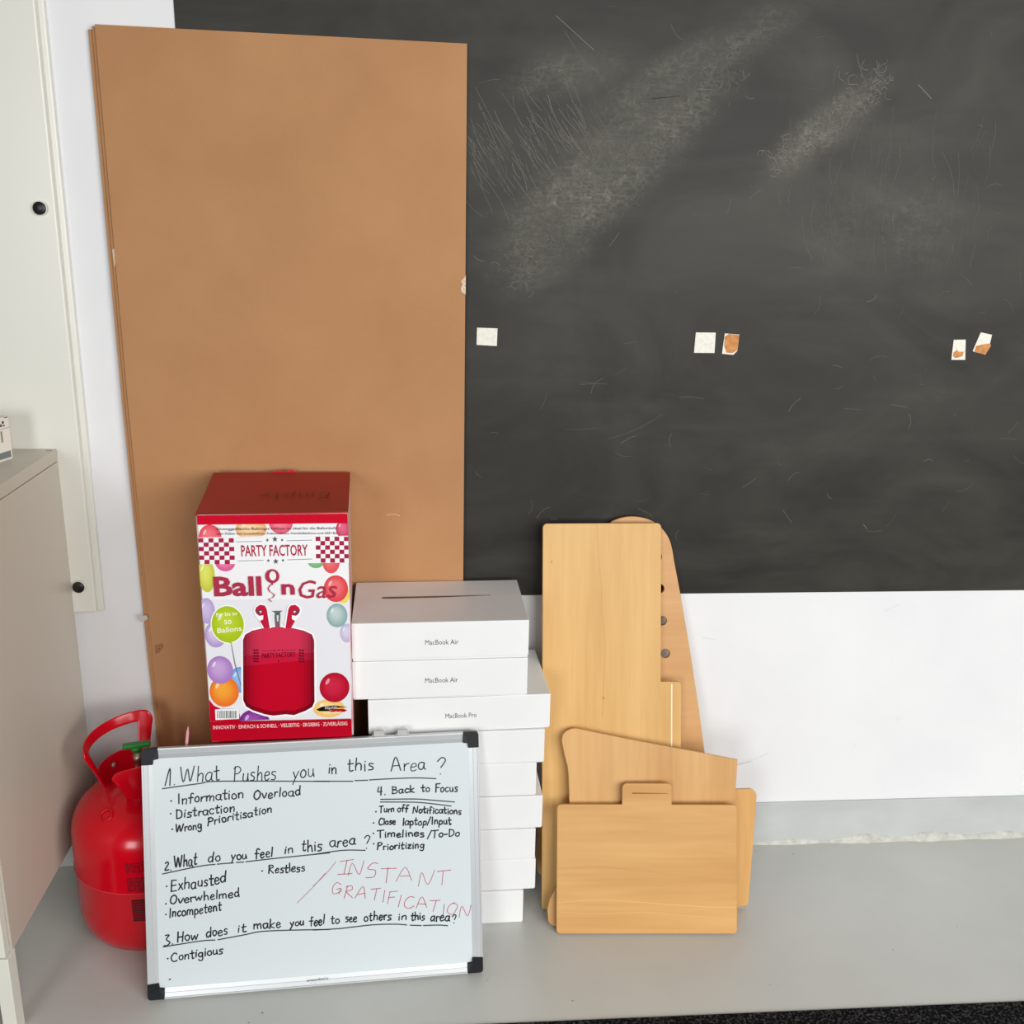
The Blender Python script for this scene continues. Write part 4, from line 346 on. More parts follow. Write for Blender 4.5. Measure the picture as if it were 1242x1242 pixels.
# ------------------------------------------------------------------ cardboard sheets
M_card = nmat('kraft_cardboard', (175,128,88), (184,137,96), (5,5,2.5), .7, .25, 500, .2, .3, .7)
M_cedge = nmat('corrugated_edge', (158,108,68), (190,140,96), (3,3,300), .9)
def sheet(name, y, pts, th, label):
    ang = .008
    M = Matrix.Translation((0, y, 0)) @ Matrix.Rotation(math.pi/2-ang, 4, 'X')
    e = empty(name, M, label, 'cardboard sheet', 'cardboard sheets leaning on the wall')
    slab('liner_board', pts, th, M_card, e, bev=.0006)
    return e
s0 = sheet('cardboard_sheet', -.0300, [(-.553,.003),(.062,.003),(.064,1.0),(.0655,1.643),(-.568,1.655),(-.566,1.0),(-.560,.55)], .004, 'tall brown cardboard sheet, frontmost of the leaning stack, with a chipped right edge')
s1 = sheet('cardboard_sheet', -.0255, [(-.556,.003),(.060,.003),(.063,1.640),(-.574,1.6525),(-.572,1.0),(-.565,.55)], .004, 'brown cardboard sheet sandwiched second, its left rim showing behind the front one')
s2 = sheet('cardboard_sheet', -.0210, [(-.560,.003),(.058,.003),(.061,1.636),(-.582,1.648),(-.579,1.0),(-.572,.5)], .004, 'rearmost brown cardboard sheet against the wall, sticking out furthest to the left')
slab('torn_chip', [(.0655,1.248),(.063,1.243),(.0565,1.236),(.060,1.231),(.0565,1.224),(.058,1.216),(.0655,1.212)], .0012, nmat('bare_paper', (236,222,200), (200,170,130), (300,300,300), .9, .5, 500), s0, bev=.0002).location = (-.0003, 0, .0006)
slab('torn_chip', [(-.553,.515),(-.538,.520),(-.536,.512),(-.545,.500),(-.554,.496)], .001, nmat('scuffed_card', (128,84,56), (170,126,90), (300,300,300), .9, .5, 500), s0, bev=.0002).location.z = .0005
slab('clear_tape', [(-.582,.578),(-.564,.580),(-.562,.572),(-.575,.566),(-.581,.571)], .0005, mat('tape', (196,190,186), .25), s0, bev=.0001).location.z = .0006
slab('clear_tape', [(-.5715,1.283),(-.567,1.286),(-.5665,1.268),(-.570,1.250)], .0005, mat('old_tape', (205,180,150), .3), s1, bev=.0001).location.z = .0006
pr = Print(step=0); pr.ribbon([(-.062,.783),(-.070,.786),(-.080,.7865),(-.088,.784)], .0012, (226,190,150))
sc_ = pr.build('scratch', INK, s0); sc_.location.z = .0004

# ------------------------------------------------------------------ balloon gas cartons
S0 = .98895
BM = Matrix.Translation((-.3959, -.281, .4365)) @ Matrix.Rotation(.0591, 4, 'Z')
bw, bd, bh = .2527, .232, .4262
M_red = nmat('red_printed_card', (190,8,34), (176,6,30), (8,8,8), .32, .06, 90)
M_lid = nmat('dark_red_card', (172,40,34), (162,36,32), (6,6,6), .55, .1, 60)
M_boxside = nmat('pale_printed_side', (226,214,210), (214,140,150), (9,9,14), .35, .06, 90)
gas = empty('balloon_gas_box', BM, 'red and white printed balloon gas carton behind the whiteboard, upper one', 'carton', 'balloon gas cartons, one on the other')
obj('carton_body', box_bm(0, bw, 0, bd, 0, bh-.001, .0012), M_boxside, gas)
bm = bmesh.new()
v = [bm.verts.new(p) for p in ((-.0012,-.0012,bh-.002),(bw+.0012,-.0012,bh-.002),(bw+.0012,bd,bh-.002),(-.0012,bd,bh-.002),
     (-.0012,-.0012,bh),(bw+.0012,-.0012,bh),(bw+.0012,bd,bh+.012),(-.0012,bd,bh+.015))]
for f in ((0,3,2,1),(4,5,6,7),(0,1,5,4),(1,2,6,5),(2,3,7,6),(3,0,4,7)): bm.faces.new([v[i] for i in f])
bmesh.ops.bevel(bm, geom=bm.edges[:], offset=.0006, segments=2, affect='EDGES')
lid = obj('lid_flap', bm, M_lid, gas)
tt = slab('tuck_tab', [(0,0),(.012,.002),(.02,.0055),(.036,.003),(.05,.0065),(.058,.001),(.06,-.004),(0,-.004)], .001, M_red, lid, bev=.0003)
tt.matrix_local = Matrix.Translation((.095, bd-.001, bh+.0125)) @ Matrix.Rotation(math.pi/2, 4, 'X')
# front print
pr = Print(clip=(0, 0, 255.5, 431))
for e in PRINT:
    if e[0] == 'P': pr.poly(e[2], e[1])
    elif e[0] == 'E': pr.ellipse(e[2], e[3], e[4], e[5], e[1], e[6], e[7], e[8])
    else: pr.text(*e[1:])
fp = pr.build('front_print', ink_mat('gloss_print', .5, .1), gas, .001*S0)
fp.matrix_local = Matrix.Rotation(math.pi/2, 4, 'X'); fp.location = (0, -.0015, 0)

# ------------------------------------------------------------------ hand lettering
GL = {
'a':(.50,[[(.42,.50),(.25,.55),(.08,.42),(.06,.18),(.18,.0),(.34,.10),(.42,.42),(.42,.52)],[(.42,.42),(.40,.12),(.50,.0)]]),
'b':(.48,[[(.08,1),(.08,.02)],[(.08,.30),(.25,.52),(.42,.38),(.40,.10),(.22,-.02),(.08,.08)]]),
'c':(.42,[[(.38,.48),(.20,.54),(.06,.30),(.12,.04),(.26,-.02),(.40,.08)]]),
'd':(.50,[[(.40,.45),(.22,.54),(.06,.30),(.12,.02),(.30,.02),(.42,.25)],[(.44,1),(.42,.4),(.44,0)]]),
'e':(.44,[[(.06,.26),(.36,.32),(.34,.50),(.18,.54),(.05,.30),(.10,.04),(.24,-.02),(.40,.08)]]),
'f':(.40,[[(.42,.92),(.28,1),(.18,.85),(.16,0)],[(.0,.52),(.36,.54)]]),
'g':(.48,[[(.40,.48),(.20,.54),(.06,.32),(.16,.06),(.36,.14),(.42,.46)],[(.42,.50),(.42,-.25),(.24,-.38),(.06,-.26)]]),
'h':(.48,[[(.08,1),(.08,0)],[(.08,.34),(.24,.54),(.38,.44),(.40,0)]]),
'i':(.20,[[(.10,.52),(.10,0)],[(.11,.74),(.12,.78)]]),
'k':(.46,[[(.08,1),(.08,0)],[(.40,.58),(.10,.26),(.42,0)]]),
'l':(.20,[[(.10,1),(.09,.02)]]),
'm':(.72,[[(.07,.52),(.08,0)],[(.08,.34),(.22,.54),(.34,.42),(.35,.02)],[(.35,.34),(.50,.54),(.62,.42),(.64,0)]]),
'n':(.48,[[(.07,.52),(.08,0)],[(.08,.32),(.24,.54),(.38,.44),(.40,0)]]),
'o':(.46,[[(.24,.54),(.08,.42),(.06,.16),(.20,-.01),(.38,.10),(.40,.38),(.26,.54)]]),
'p':(.48,[[(.08,.52),(.08,-.38)],[(.08,.36),(.26,.54),(.42,.38),(.38,.10),(.22,.0),(.08,.10)]]),
'r':(.36,[[(.08,.52),(.08,0)],[(.08,.30),(.20,.50),(.36,.50)]]),
's':(.40,[[(.36,.50),(.16,.54),(.10,.36),(.32,.22),(.30,.02),(.06,.0)]]),
't':(.38,[[(.18,.92),(.17,.10),(.26,0),(.36,.06)],[(.02,.58),(.36,.60)]]),
'u':(.48,[[(.07,.52),(.08,.12),(.22,0),(.38,.14),(.40,.52)],[(.40,.30),(.44,0)]]),
'v':(.44,[[(.04,.52),(.20,0),(.40,.54)]]),
'w':(.66,[[(.04,.52),(.16,.02),(.32,.44),(.46,.02),(.62,.54)]]),
'x':(.44,[[(.05,.52),(.40,0)],[(.40,.52),(.04,-.02)]]),
'y':(.46,[[(.06,.52),(.20,.12)],[(.42,.54),(.20,.0),(.06,-.38)]]),
'z':(.44,[[(.04,.50),(.38,.52),(.06,.02),(.42,.02)]]),
'A':(.70,[[(.04,0),(.32,1),(.62,0)],[(.12,.34),(.54,.36)]]),
'B':(.58,[[(.10,1),(.09,0)],[(.08,1),(.40,.92),(.36,.60),(.10,.54),(.48,.44),(.44,.08),(.08,0)]]),
'C':(.62,[[(.56,.85),(.32,1),(.08,.62),(.12,.18),(.34,0),(.58,.12)]]),
'D':(.62,[[(.10,1),(.10,0)],[(.06,.98),(.42,.88),(.56,.5),(.42,.1),(.08,0)]]),
'E':(.56,[[(.12,1),(.08,0)],[(.12,1),(.52,1)],[(.10,.52),(.44,.54)],[(.08,0),(.50,.02)]]),
'F':(.52,[[(.10,1),(.08,0)],[(.10,1),(.50,.98)],[(.10,.55),(.42,.56)]]),
'G':(.66,[[(.56,.85),(.32,1),(.08,.60),(.14,.14),(.38,.04),(.58,.30),(.58,.46),(.36,.46)],[(.58,.46),(.56,-.05)]]),
'H':(.62,[[(.10,1),(.10,0)],[(.52,1),(.50,0)],[(.10,.50),(.50,.50)]]),
'I':(.24,[[(.12,1),(.11,0)]]),
'J':(.24,[[(.02,1),(.50,1.02)],[(.27,1),(.25,0)],[(0,0),(.50,0)]]),
'N':(.66,[[(.08,0),(.14,.95),(.50,.05),(.58,1)]]),
'O':(.64,[[(.34,.98),(.10,.76),(.08,.24),(.32,0),(.54,.24),(.54,.76),(.30,.98)]]),
'P':(.56,[[(.12,1),(.08,0)],[(.02,.86),(.30,1.02),(.50,.82),(.36,.56),(.12,.50)]]),
'R':(.60,[[(.12,1),(.08,0)],[(.06,.92),(.40,.96),(.46,.68),(.12,.50),(.54,0)]]),
'S':(.52,[[(.48,.92),(.16,.96),(.10,.62),(.42,.44),(.40,.06),(.06,.04)]]),
'T':(.60,[[(.02,.98),(.58,1)],[(.30,1),(.28,0)]]),
'W':(.95,[[(.04,1),(.22,.04),(.46,.86),(.64,.04),(.90,1)]]),
'Y':(.56,[[(.04,1),(.26,.5)],[(.54,1),(.26,.5),(.10,-.1)]]),
'1':(.40,[[(.02,.0),(.32,1),(.30,.0)]]),
'2':(.46,[[(.10,.80),(.26,.98),(.38,.74),(.08,.04),(.44,.04)]]),
'3':(.46,[[(.06,.94),(.34,.94),(.18,.56),(.40,.30),(.20,.0),(.02,.06)]]),
'4':(.50,[[(.16,.95),(.04,.40),(.42,.44)],[(.36,.95),(.32,0)]]),
'?':(.46,[[(.02,.80),(.22,1),(.42,.84),(.22,.42)],[(.20,.02),(.21,.04)]]),
'.':(.20,[[(.09,.02),(.10,.04)]]), '/':(.40,[[(.02,-.1),(.38,1)]]), '-':(.36,[[(.04,.42),(.32,.43)]]), ' ':(.3,[]),
}
def smooth(p, n=5):
    if len(p) < 3: return p
    q = [p[0]]+list(p)+[p[-1]]; out = []
    for i in range(1, len(q)-2):
        a, b, c, d = (Vector(v) for v in q[i-1:i+3])
        for k in range(n):
            t = k/n; out.append(tuple(.5*((2*b)+(c-a)*t+(2*a-5*b+4*c-d)*t*t+(3*b-a-3*c+d)*t**3)))
    out.append(tuple(p[-1])); return out
def hand(pr, word, x0, y0, x1, y1, cap, w, c, seed=0, jit=.03, slant=.06):
    rnd = random.Random(word+str(seed)); tot = sum(GL[ch][0]+.06 for ch in word)-.06; sx = (x1-x0)/tot; x = 0
    for ch in word:
        wd, st = GL[ch]; dy = rnd.uniform(-jit, jit)*1.3; sl = slant+rnd.uniform(-.05, .05)
        for s in st:
            P = [(a+rnd.uniform(-jit, jit)*.5, b_+rnd.uniform(-jit, jit)*.5) for a, b_ in s]
            if len(s) == 2 and abs(s[0][0]-s[1][0])+abs(s[0][1]-s[1][1]) < .08: P = s
            P = smooth(P)
            pr.ribbon([(x0+(x+a)*sx+b_*sl*cap, y0+(y1-y0)*(x/tot)+(b_+dy)*cap) for a, b_ in P], w*rnd.uniform(.88, 1.1), c)
        x += wd+.06
# felt-pen word on the lid, upside down for the viewer
pr = Print(step=0)
hand(pr, 'Empty', 0, 0, .125, 0, .030, .0017, (26,4,6), 3, .05)
hw = pr.build('felt_pen_word', INK, lid)
hw.matrix_local = Matrix.Translation((.222, .098, bh+.0086)) @ Matrix.Rotation(.056, 4, 'X') @ Matrix.Rotation(math.pi, 4, 'Z')
low = gas.copy(); C.objects.link(low); low.matrix_world = Matrix.Translation((-.3950, -.279, 0)) @ Matrix.Rotation(.0591, 4, 'Z') @ Matrix.Scale(.985, 4)
tag(low, 'red carton hidden by the whiteboard, just a sliver showing under the balloon gas carton')
for ch in list(gas.children):
    c = ch.copy(); C.objects.link(c); c.parent = low

# ------------------------------------------------------------------ laptop boxes
M_lap = nmat('white_box_card', (240,241,241), (235,236,237), (6,6,6), .42, .03, 200)
ax = .0255
def laptop_box(i, x0, x1, z0, z1, y, rz, text, label, depth=.214):
    M = Matrix.Translation((-.1442+x0, -.2478+y, z0)) @ Matrix.Rotation(rz, 4, 'Z')
    e = empty('laptop_box', M, label, 'laptop box', 'white laptop boxes stacked beside the carton')
    w, h = x1-x0, z1-z0-.0008
    if i == 6: depth = .205
    g_ = .0042 if i == 8 else .0022
    obj('box_lid', box_bm(0, w, 0, depth, g_, h, .0014, 3), M_lap, e)
    obj('box_base', box_bm(.0016, w-.0016, .0016, depth-.0016, .0004, g_+.001), M_lap, e)
    if text:
        p = Print(); tw = .0605 if text.endswith('Air') else .058; cx = w*.505
        p.text(text, cx-tw/2, h*.46-.004, cx+tw/2, h*.46-.004, .0098, (74,74,78), 0)
        o = p.build('model_name_print', INK, e); o.matrix_local = Matrix.Rotation(math.pi/2, 4, 'X'); o.location.y = -.0002
    return e, w, h
zt = [0, .0748, .1440, .2134, .2850, .3557, .4260, .4970, .5735, .6487]
BX_ = [ # x0, x1, y offset, yaw, text
 (.004,.3228,.000,.02,None),(.026,.3460,.002,.022,None),(.022,.3438,.001,.018,None),(.036,.3560,-.001,.03,None),(.020,.3425,.003,.02,None),
 (.036,.3562,.000,.026,None),(.0265,.3660,-.001,.045,'MacBook Pro'),(-.0005,.3208,.001,ax,'MacBook Air'),(0,.3213,0,ax,'MacBook Air')]
LT = ['white laptop box at the very bottom of the stack, standing on the grey floor',
 'white laptop box second from the floor in the stack','white laptop box third from the floor in the stack',
 'white laptop box fourth from the floor, jutting right over the one below it','white laptop box fifth from the floor, set in under the one above',
 'plain white laptop box directly under the wider lettered box','wider white laptop box, third from the top, pushed right and half behind the whiteboard edge',
 'white laptop box second from the top, lettered like the top one','topmost white laptop box with a thin side view of a laptop printed on its lid']
for i, (x0, x1, y, rz, t) in enumerate(BX_):
    e, w, h = laptop_box(i, x0, x1, zt[i], zt[i+1], y, rz, t, LT[i])
p = Print(step=4e-6)
cx, cy, L2 = w*.49, .128, .105
p.poly([(cx-L2, cy-.0050), (cx-L2+.012, cy-.0068), (cx, cy-.0056), (cx+L2-.004, cy+.0005), (cx+L2, cy+.0022), (cx+L2-.003, cy+.003), (cx-L2+.004, cy+.0036), (cx-L2, cy+.002)], (88,84,86))
p.poly([(cx-L2+.001, cy+.001), (cx+L2-.004, cy+.0016), (cx+L2-.003, cy+.0030), (cx-L2+.003, cy+.0034)], (168,162,162))
for k in range(2): p.ellipse(cx-L2+.022+k*.006, cy-.0005, .002, .0009, (30,28,30), (30,28,30))
pp = p.build('laptop_picture', INK, e); pp.location.z = h+.0002

# ------------------------------------------------------------------ whiteboard
WM = leanM((-.5061, -.4217, 0), .065, .2605, .0036)
wb = empty('whiteboard', WM, 'small whiteboard with handwritten questions in black and red, leaning on the boxes', 'whiteboard')
M_alu = mat('satin_aluminium', (206,210,212), .36, .35)
M_surf = mat('dry_erase_surface', (214,223,226), .16, spec=.45)
M_cap = mat('black_corner_plastic', (12,14,18), .45, spec=.3)
obj('writing_surface', box_bm(.018, .582, .018, .432, -.010, -.0044), M_surf, wb)
obj('backing', box_bm(.012, .588, .012, .438, -.0115, -.0101), nmat('backing_board', (150,140,128), (140,130,118), (9,9,9)), wb)
fr = .0195
def rail(x0, y0, x1, y1, nx, ny):
    """rail from (x0,y0) to (x1,y1) on the outer edge; (nx,ny) points inward; face slopes down to the board"""
    prof = [(0,-.012),(0,-.0008),(.0008,0),(.0026,0),(.0034,-.0010),(.0105,-.0022),(.0110,-.0027),(.0115,-.0023),(.0190,-.0042),(.0195,-.0048),(.0195,-.012)]
    bm = bmesh.new(); R_ = [[bm.verts.new((x+nx*p, y+ny*p, z)) for p, z in prof] for x, y in ((x0,y0),(x1,y1))]
    n = len(prof)
    for i in range(n): bm.faces.new((R_[0][i], R_[0][(i+1)%n], R_[1][(i+1)%n], R_[1][i]))
    bm.faces.new(R_[0]); bm.faces.new(R_[1][::-1]); bmesh.ops.recalc_face_normals(bm, faces=bm.faces[:])
    obj('frame_rail', bm, M_alu, wb)
rail(.028,0,.572,0,0,1); rail(.028,.45,.572,.45,0,-1); rail(0,.029,0,.421,1,0); rail(.6,.029,.6,.421,-1,0)
for sx in (0, 1):
    for sy in (0, 1):
        f = lambda x, y: ((.6-x) if sx else x, (.45-y) if sy else y)
        P = [(0,0,.006),(.029,0,.0008),(.029,.0192,.0008),(.0205,.0205,.0008),(.0192,.029,.0008),(0,.029,.0008)]
        Q = [(*f(x, y), r) for x, y, r in P]
        if sx != sy: Q = Q[::-1]
        c = slab('corner_cap', round_poly(Q, 5), .0135, M_cap, wb, bev=.0007); c.location.z = .0006
        Pf = [f(.0285, .0010), f(.0285, .0185), f(.0192, .0192)]
        if sx == sy: pass
        c2 = slab('lit_facet_patch', Pf, .0008, mat('lit_cap_plastic', (34,38,46), .5, spec=.3), c, bev=.0001); c2.location.z = .0003  # flat paler triangle; light on the cap's mitred facet is put into its colour
for x in (.4175, .4605):
    bm = box_bm(x-.0095, x+.0095, .4465, .4605, -.0115, -.0035, .0012); box_bm(x-.0125, x+.0125, .4495, .4525, -.0112, -.006, .0006, bm=bm)
    obj('hanging_clip', bm, mat('grey_clip_plastic', (176,176,172), .45), wb)
pr = Print(step=0)
BK = (26,29,33)
for w_ in WORDS:
    s, x0, y0, x1, y1, cap = w_
    big = cap > .024
    hand(pr, s, x0, y0, x1, y1, cap, .0021 if big else .0025, BK if not big else (36,39,44), x0, .055 if not big else .035)
for x, y in DOTS: pr.ribbon([(x, y), (x+.0008, y+.0005)], .0028, BK)
for l in LINES: pr.ribbon(smooth(l, 6), .0022, (58,62,66))
o = pr.build('black_handwriting', INK, wb); o.location.z = -.0041
tag(o, 'black marker handwriting')
pr = Print(step=0)
RD = (184,92,108)
for w_ in RED:
    s, x0, y0, x1, y1, cap = w_
    n_ = len(s); s = s.replace('I', 'J', 1) if s.startswith('I') else s
    hand(pr, s, x0, y0, x1, y1, cap, .0014, RD, 1, .11, .2)
for l in REDL: pr.ribbon(smooth(l, 6), .0011, (176,104,116))
o = pr.build('red_handwriting', INK, wb); o.location.z = -.0041
tag(o, 'faded red marker handwriting')
pr = Print(); pr.text('amazonbasics', .278, .0092, .3165, .0106, .0050, (86,90,96), 0)
pr.ribbon([(.284,.0062),(.289,.0052),(.294,.0062)], .0006, (120,122,126))
o = pr.build('maker_print', INK, wb); o.location.z = -.0014

# ------------------------------------------------------------------ plywood boards
def plywood(name, c1, c2, axis, seed):
    m = mat(name, c1, .5, spec=.4); nt = m.node_tree; N = nt.nodes; L = nt.links; b = N['Principled BSDF']
    tc = N.new('ShaderNodeTexCoord'); mp = N.new('ShaderNodeMapping'); s = (60, 3.2, 20) if axis == 'Y' else (3.2, 60, 20)
    mp.inputs['Scale'].default_value = s; mp.inputs['Location'].default_value = (seed*3.1, seed*1.7, 0)
    L.new(tc.outputs['Object'], mp.inputs[0])
    a = N.new('ShaderNodeTexNoise'); a.inputs['Scale'].default_value = 1.6; a.inputs['Detail'].default_value = 6; a.inputs['Distortion'].default_value = .3
    L.new(mp.outputs[0], a.inputs['Vector'])
    mp2 = N.new('ShaderNodeMapping'); mp2.inputs['Scale'].default_value = (9, 1.3, 5) if axis == 'Y' else (1.3, 9, 5); mp2.inputs['Location'].default_value = (seed, seed*2, 0)
    L.new(tc.outputs['Object'], mp2.inputs[0])
    d = N.new('ShaderNodeTexNoise'); d.inputs['Scale'].default_value = 1.5; d.inputs['Detail'].default_value = 2; L.new(mp2.outputs[0], d.inputs['Vector'])
    ad = N.new('ShaderNodeMath'); ad.operation = 'ADD'; h = N.new('ShaderNodeMath'); h.operation = 'MULTIPLY'; h.inputs[1].default_value = .35
    L.new(a.outputs['Fac'], h.inputs[0]); q = N.new('ShaderNodeMath'); q.operation = 'MULTIPLY'; q.inputs[1].default_value = .65; L.new(d.outputs['Fac'], q.inputs[0])
    L.new(h.outputs[0], ad.inputs[0]); L.new(q.outputs[0], ad.inputs[1])
    r = N.new('ShaderNodeValToRGB'); r.color_ramp.elements[0].position = .36; r.color_ramp.elements[1].position = .64
    r.color_ramp.elements[0].color = (*lin(c2), 1); r.color_ramp.elements[1].color = (*lin(c1), 1)
    L.new(ad.outputs[0], r.inputs[0]); L.new(r.outputs[0], b.inputs['Base Color'])
    bp = N.new('ShaderNodeBump'); bp.inputs['Strength'].default_value = .06; bp.inputs['Distance'].default_value = .001
    L.new(a.outputs['Fac'], bp.inputs['Height']); L.new(bp.outputs[0], b.inputs['Normal'])
    return m
GRP = 'plywood boards leaning against the wall'
# back board, arched top with a row of finger holes
t = .14; Mc = leanM((.22, -.13, 0), 0, t, .009*math.sin(t))
half = [(.348,.284),(.332,.381),(.307,.518),(.284,.631),(.270,.695),(.261,.735),(.244,.759),(.224,.775),(.205,.782),(.181,.784),(.16,.781),(.142,.775)]
outl = [(.062,.0),(.352,.0),(.372,.03),(.378,.07),(.370,.15)]+half[:5]+smooth([(.270,.695),(.2655,.718),(.258,.740),(.244,.7595),(.224,.775),(.203,.7825),(.181,.785),(.16,.7825),(.142,.776)])+[(.118,.757),(.100,.73),(.090,.69),(.078,.63),(.056,.518),(.030,.381),(.014,.284),(.0,.16),(-.004,.07),(.0,.03),(.03,.004)]
holes = [[(cx+.0098*math.cos(k*.2618), cy+.0098*math.sin(k*.2618)) for k in range(24)][::-1] for cx, cy in ((.2345,.702),(.2415,.636),(.2490,.569),(.2575,.500))]
e = empty('wooden_board', Mc, 'rearmost plywood board with arched top, slanted side and round holes', 'wooden board', GRP)
slab('panel', outl, .009, plywood('ply_back', (214,167,115), (202,152,99), 'X', 1), e, holes, .0014)
# tall board with stepped right side and pale inlay stripe
t = .215; Ma = leanM((.219, -.212, 0), 0, t, .009*math.sin(t))
e = empty('wooden_board', Ma, 'tallest plywood board, squared, with a step on the right and a pale stripe', 'wooden board', GRP)
outl = round_poly([(.001,.003,.006),(.285,.003,.006),(.2825,.467,.009),(.240,.467,0),(.2375,.788,.009),(0,.788,.009)])
slab('panel', outl, .009, plywood('ply_tall', (222,179,114), (208,162,96), 'Y', 2), e, (), .0014)
pr = Print(step=0); pr.ribbon([(.2625,.462),(.2645,.25),(.266,.01)], .0026, (250,236,200)); o = pr.build('pale_stripe', INK, e); o.location.z = .0004
pr = Print(step=0); pr.ribbon(smooth([(.108,.786),(.112,.72),(.118,.66),(.120,.60),(.126,.55),(.124,.47),(.122,.40)],6), .0009, (205,156,92))
pr.ellipse(.124,.436,.0016,.0022,(170,112,60),(150,96,50)); pr.ellipse(.018,.712,.0012,.0018,(176,120,66),(160,104,56))
o = pr.build('grain_line', INK, e); o.location.z = .0003
# right-hand rounded board
t = .25; Mf = leanM((.35, -.24, 0), .05, t, .008*math.sin(t))
e = empty('wooden_board', Mf, 'plywood board with rounded corners peeking out on the right behind the others', 'wooden board', GRP)
slab('panel', round_poly([(0,.003,.012),(.294,.004,.010),(.3145,.2465,.016),(.0,.252,.012)]), .007, plywood('ply_right', (215,168,103), (198,148,86), 'Y', 3), e, (), .0012)
# sloping board
t = .29; Me = leanM((.239, -.263, 0), -.0266, t, .008*math.sin(t))
e = empty('wooden_board', Me, 'plywood board with a rounded shoulder and sloping top edge behind the front one', 'wooden board', GRP)
outl = [(.0,.002),(.36,.002)]+[(.368,.01),(.3645,.272),(.368,.328),(.253,.351),(.145,.372),(.053,.3915),(.043,.3935),(.033,.3925),(.024,.389),(.0175,.383),(.0145,.375),(.0145,.366),(.020,.339),(.026,.318),(.028,.300),(.030,.246),(.026,.19),(.017,.13),(.005,.080),(-.009,.055),(-.0135,.036),(-.012,.013),(-.008,.006)]
slab('panel', outl, .008, plywood('ply_slope', (213,167,107), (197,147,88), 'Y', 4), e, (), .0014)
# front board with tab
t = .30; Mg = leanM((.242, -.284, 0), -.0531, t, .008*math.sin(t))
e = empty('wooden_board', Mg, 'front plywood board, rectangular with a slotted tab on top', 'wooden board', GRP)
outl = round_poly([(-.001,.001,.008),(.356,.001,.008),(.354,.254,.008),(.2245,.254,.001),(.2245,.2955,.009),(.1262,.2955,.009),(.1262,.254,.001),(-.002,.254,.008)])
slot_strip = [(.146,.2757),(.216,.2757),(.216,.2770),(.146,.2772)]
slab('panel', outl, .008, plywood('ply_front', (214,166,103), (199,148,86), 'X', 5), e, [slot_strip[::-1]], .0011) if False else slab('panel', outl, .008, plywood('ply_front', (214,166,103), (199,148,86), 'X', 5), e, (), .0012)
pr = Print(step=0)
pr.ribbon(smooth([(.0,.062),(.05,.066),(.10,.067),(.16,.063),(.23,.058),(.30,.054),(.352,.053)],6), .0011, (226,184,122))
pr.ribbon(smooth([(.0,.044),(.08,.041),(.17,.043),(.25,.037),(.352,.030)],6), .0008, (222,178,116))
pr.ribbon(smooth([(.0,.128),(.09,.131),(.18,.122),(.27,.112),(.352,.104)],6), .0009, (196,148,88))
o = pr.build('grain_line', INK, e); o.location.z = .0003
slab('slot_strip', round_poly([(.146,.2752,.0004),(.216,.2757,.0004),(.216,.2766,.0004),(.146,.2774,.0004)], 2), .0005, mat('slot_shadow_wood', (120,74,34), .8), e, (), .0001).location.z = .0002  # no cut here: dark strip on the tab paints the shade inside the slit

# ------------------------------------------------------------------ red gas cylinder
CX, CY, CR = -.545, -.19, .14
cy_ = empty('gas_cylinder', Matrix.Translation((CX, CY, 0)), 'shiny red helium cylinder with green valve knob, between cabinet and whiteboard', 'gas cylinder')
M_cyl = mat('red_gloss_paint', (196,3,26), .2, spec=.4, coat=.05)
prof = [(.001,.012),(.07,.010),(.078,.0),(.084,0),(.088,.006),(.105,.011),(.122,.022),(.133,.040),(.1385,.062),(CR,.09),(CR,.155),(CR+.0008,.1575),(CR+.0008,.1605),(CR,.163),(CR,.222),(.1385,.240),(.134,.256),(.125,.272),(.112,.285),(.094,.296),(.072,.304),(.045,.309),(.02,.311),(.001,.311)]
obj('tank_body', lathe_bm(prof, 96, False), M_cyl, cy_, True)
bm = bmesh.new(); bmesh.ops.create_cone(bm, cap_ends=False, segments=96, radius1=CR+.0012, radius2=CR+.0012, depth=.0025)
obj('weld_seam', bm, mat('red_seam', (214,40,60), .3), cy_, True).location.z = .159
def collar(a0, a1, top, win, off):
    bm = bmesh.new(); nu, nv = 40, 16; G = []
    for i in range(nu+1):
        u = i/nu; a = A(a0+(a1-a0)*u)
        edge = min(u, 1-u); k = 1 if edge > .12 else math.sqrt(max(0, 1-((.12-edge)/.12)**2))*.18+.82
        col = []
        for j in range(nv+1):
            v = j/nv; z = .296+(top(u)-.296)*v*(k if True else 1); r = .060+.032*(v**1.1)
            narrow = (1-v)*.05; aa = A(a0+(a1-a0)*(narrow+(1-2*narrow)*u))
            col.append(bm.verts.new((r*math.cos(aa), r*math.sin(aa), z)))
        G.append(col)
    for i in range(nu):
        for j in range(nv):
            u, v = (i+.5)/nu, (j+.5)/nv
            if win and win[0] < u < win[1] and win[2] < v < win[3]: continue
            bm.faces.new((G[i][j], G[i+1][j], G[i+1][j+1], G[i][j+1]))
    bmesh.ops.delete(bm, geom=[v for v in bm.verts if not v.link_faces], context='VERTS')
    o = obj('handle_collar', bm, M_cyl, cy_, True)
    s = o.modifiers.new('t', 'SOLIDIFY'); s.thickness = .0035; s.offset = 0
    bvl = o.modifiers.new('s', 'SUBSURF'); bvl.levels = 1; bvl.render_levels = 2
    o.location = (off[0], off[1], 0); return o
collar(202, 84, lambda u: .392+.022*u, (.10, .86, .42, .80), (-.012, 0))
collar(-112, 10, lambda u: .372+.02*math.sin(u*3.14), (.34, .80, .40, .80), (-.002, .004))
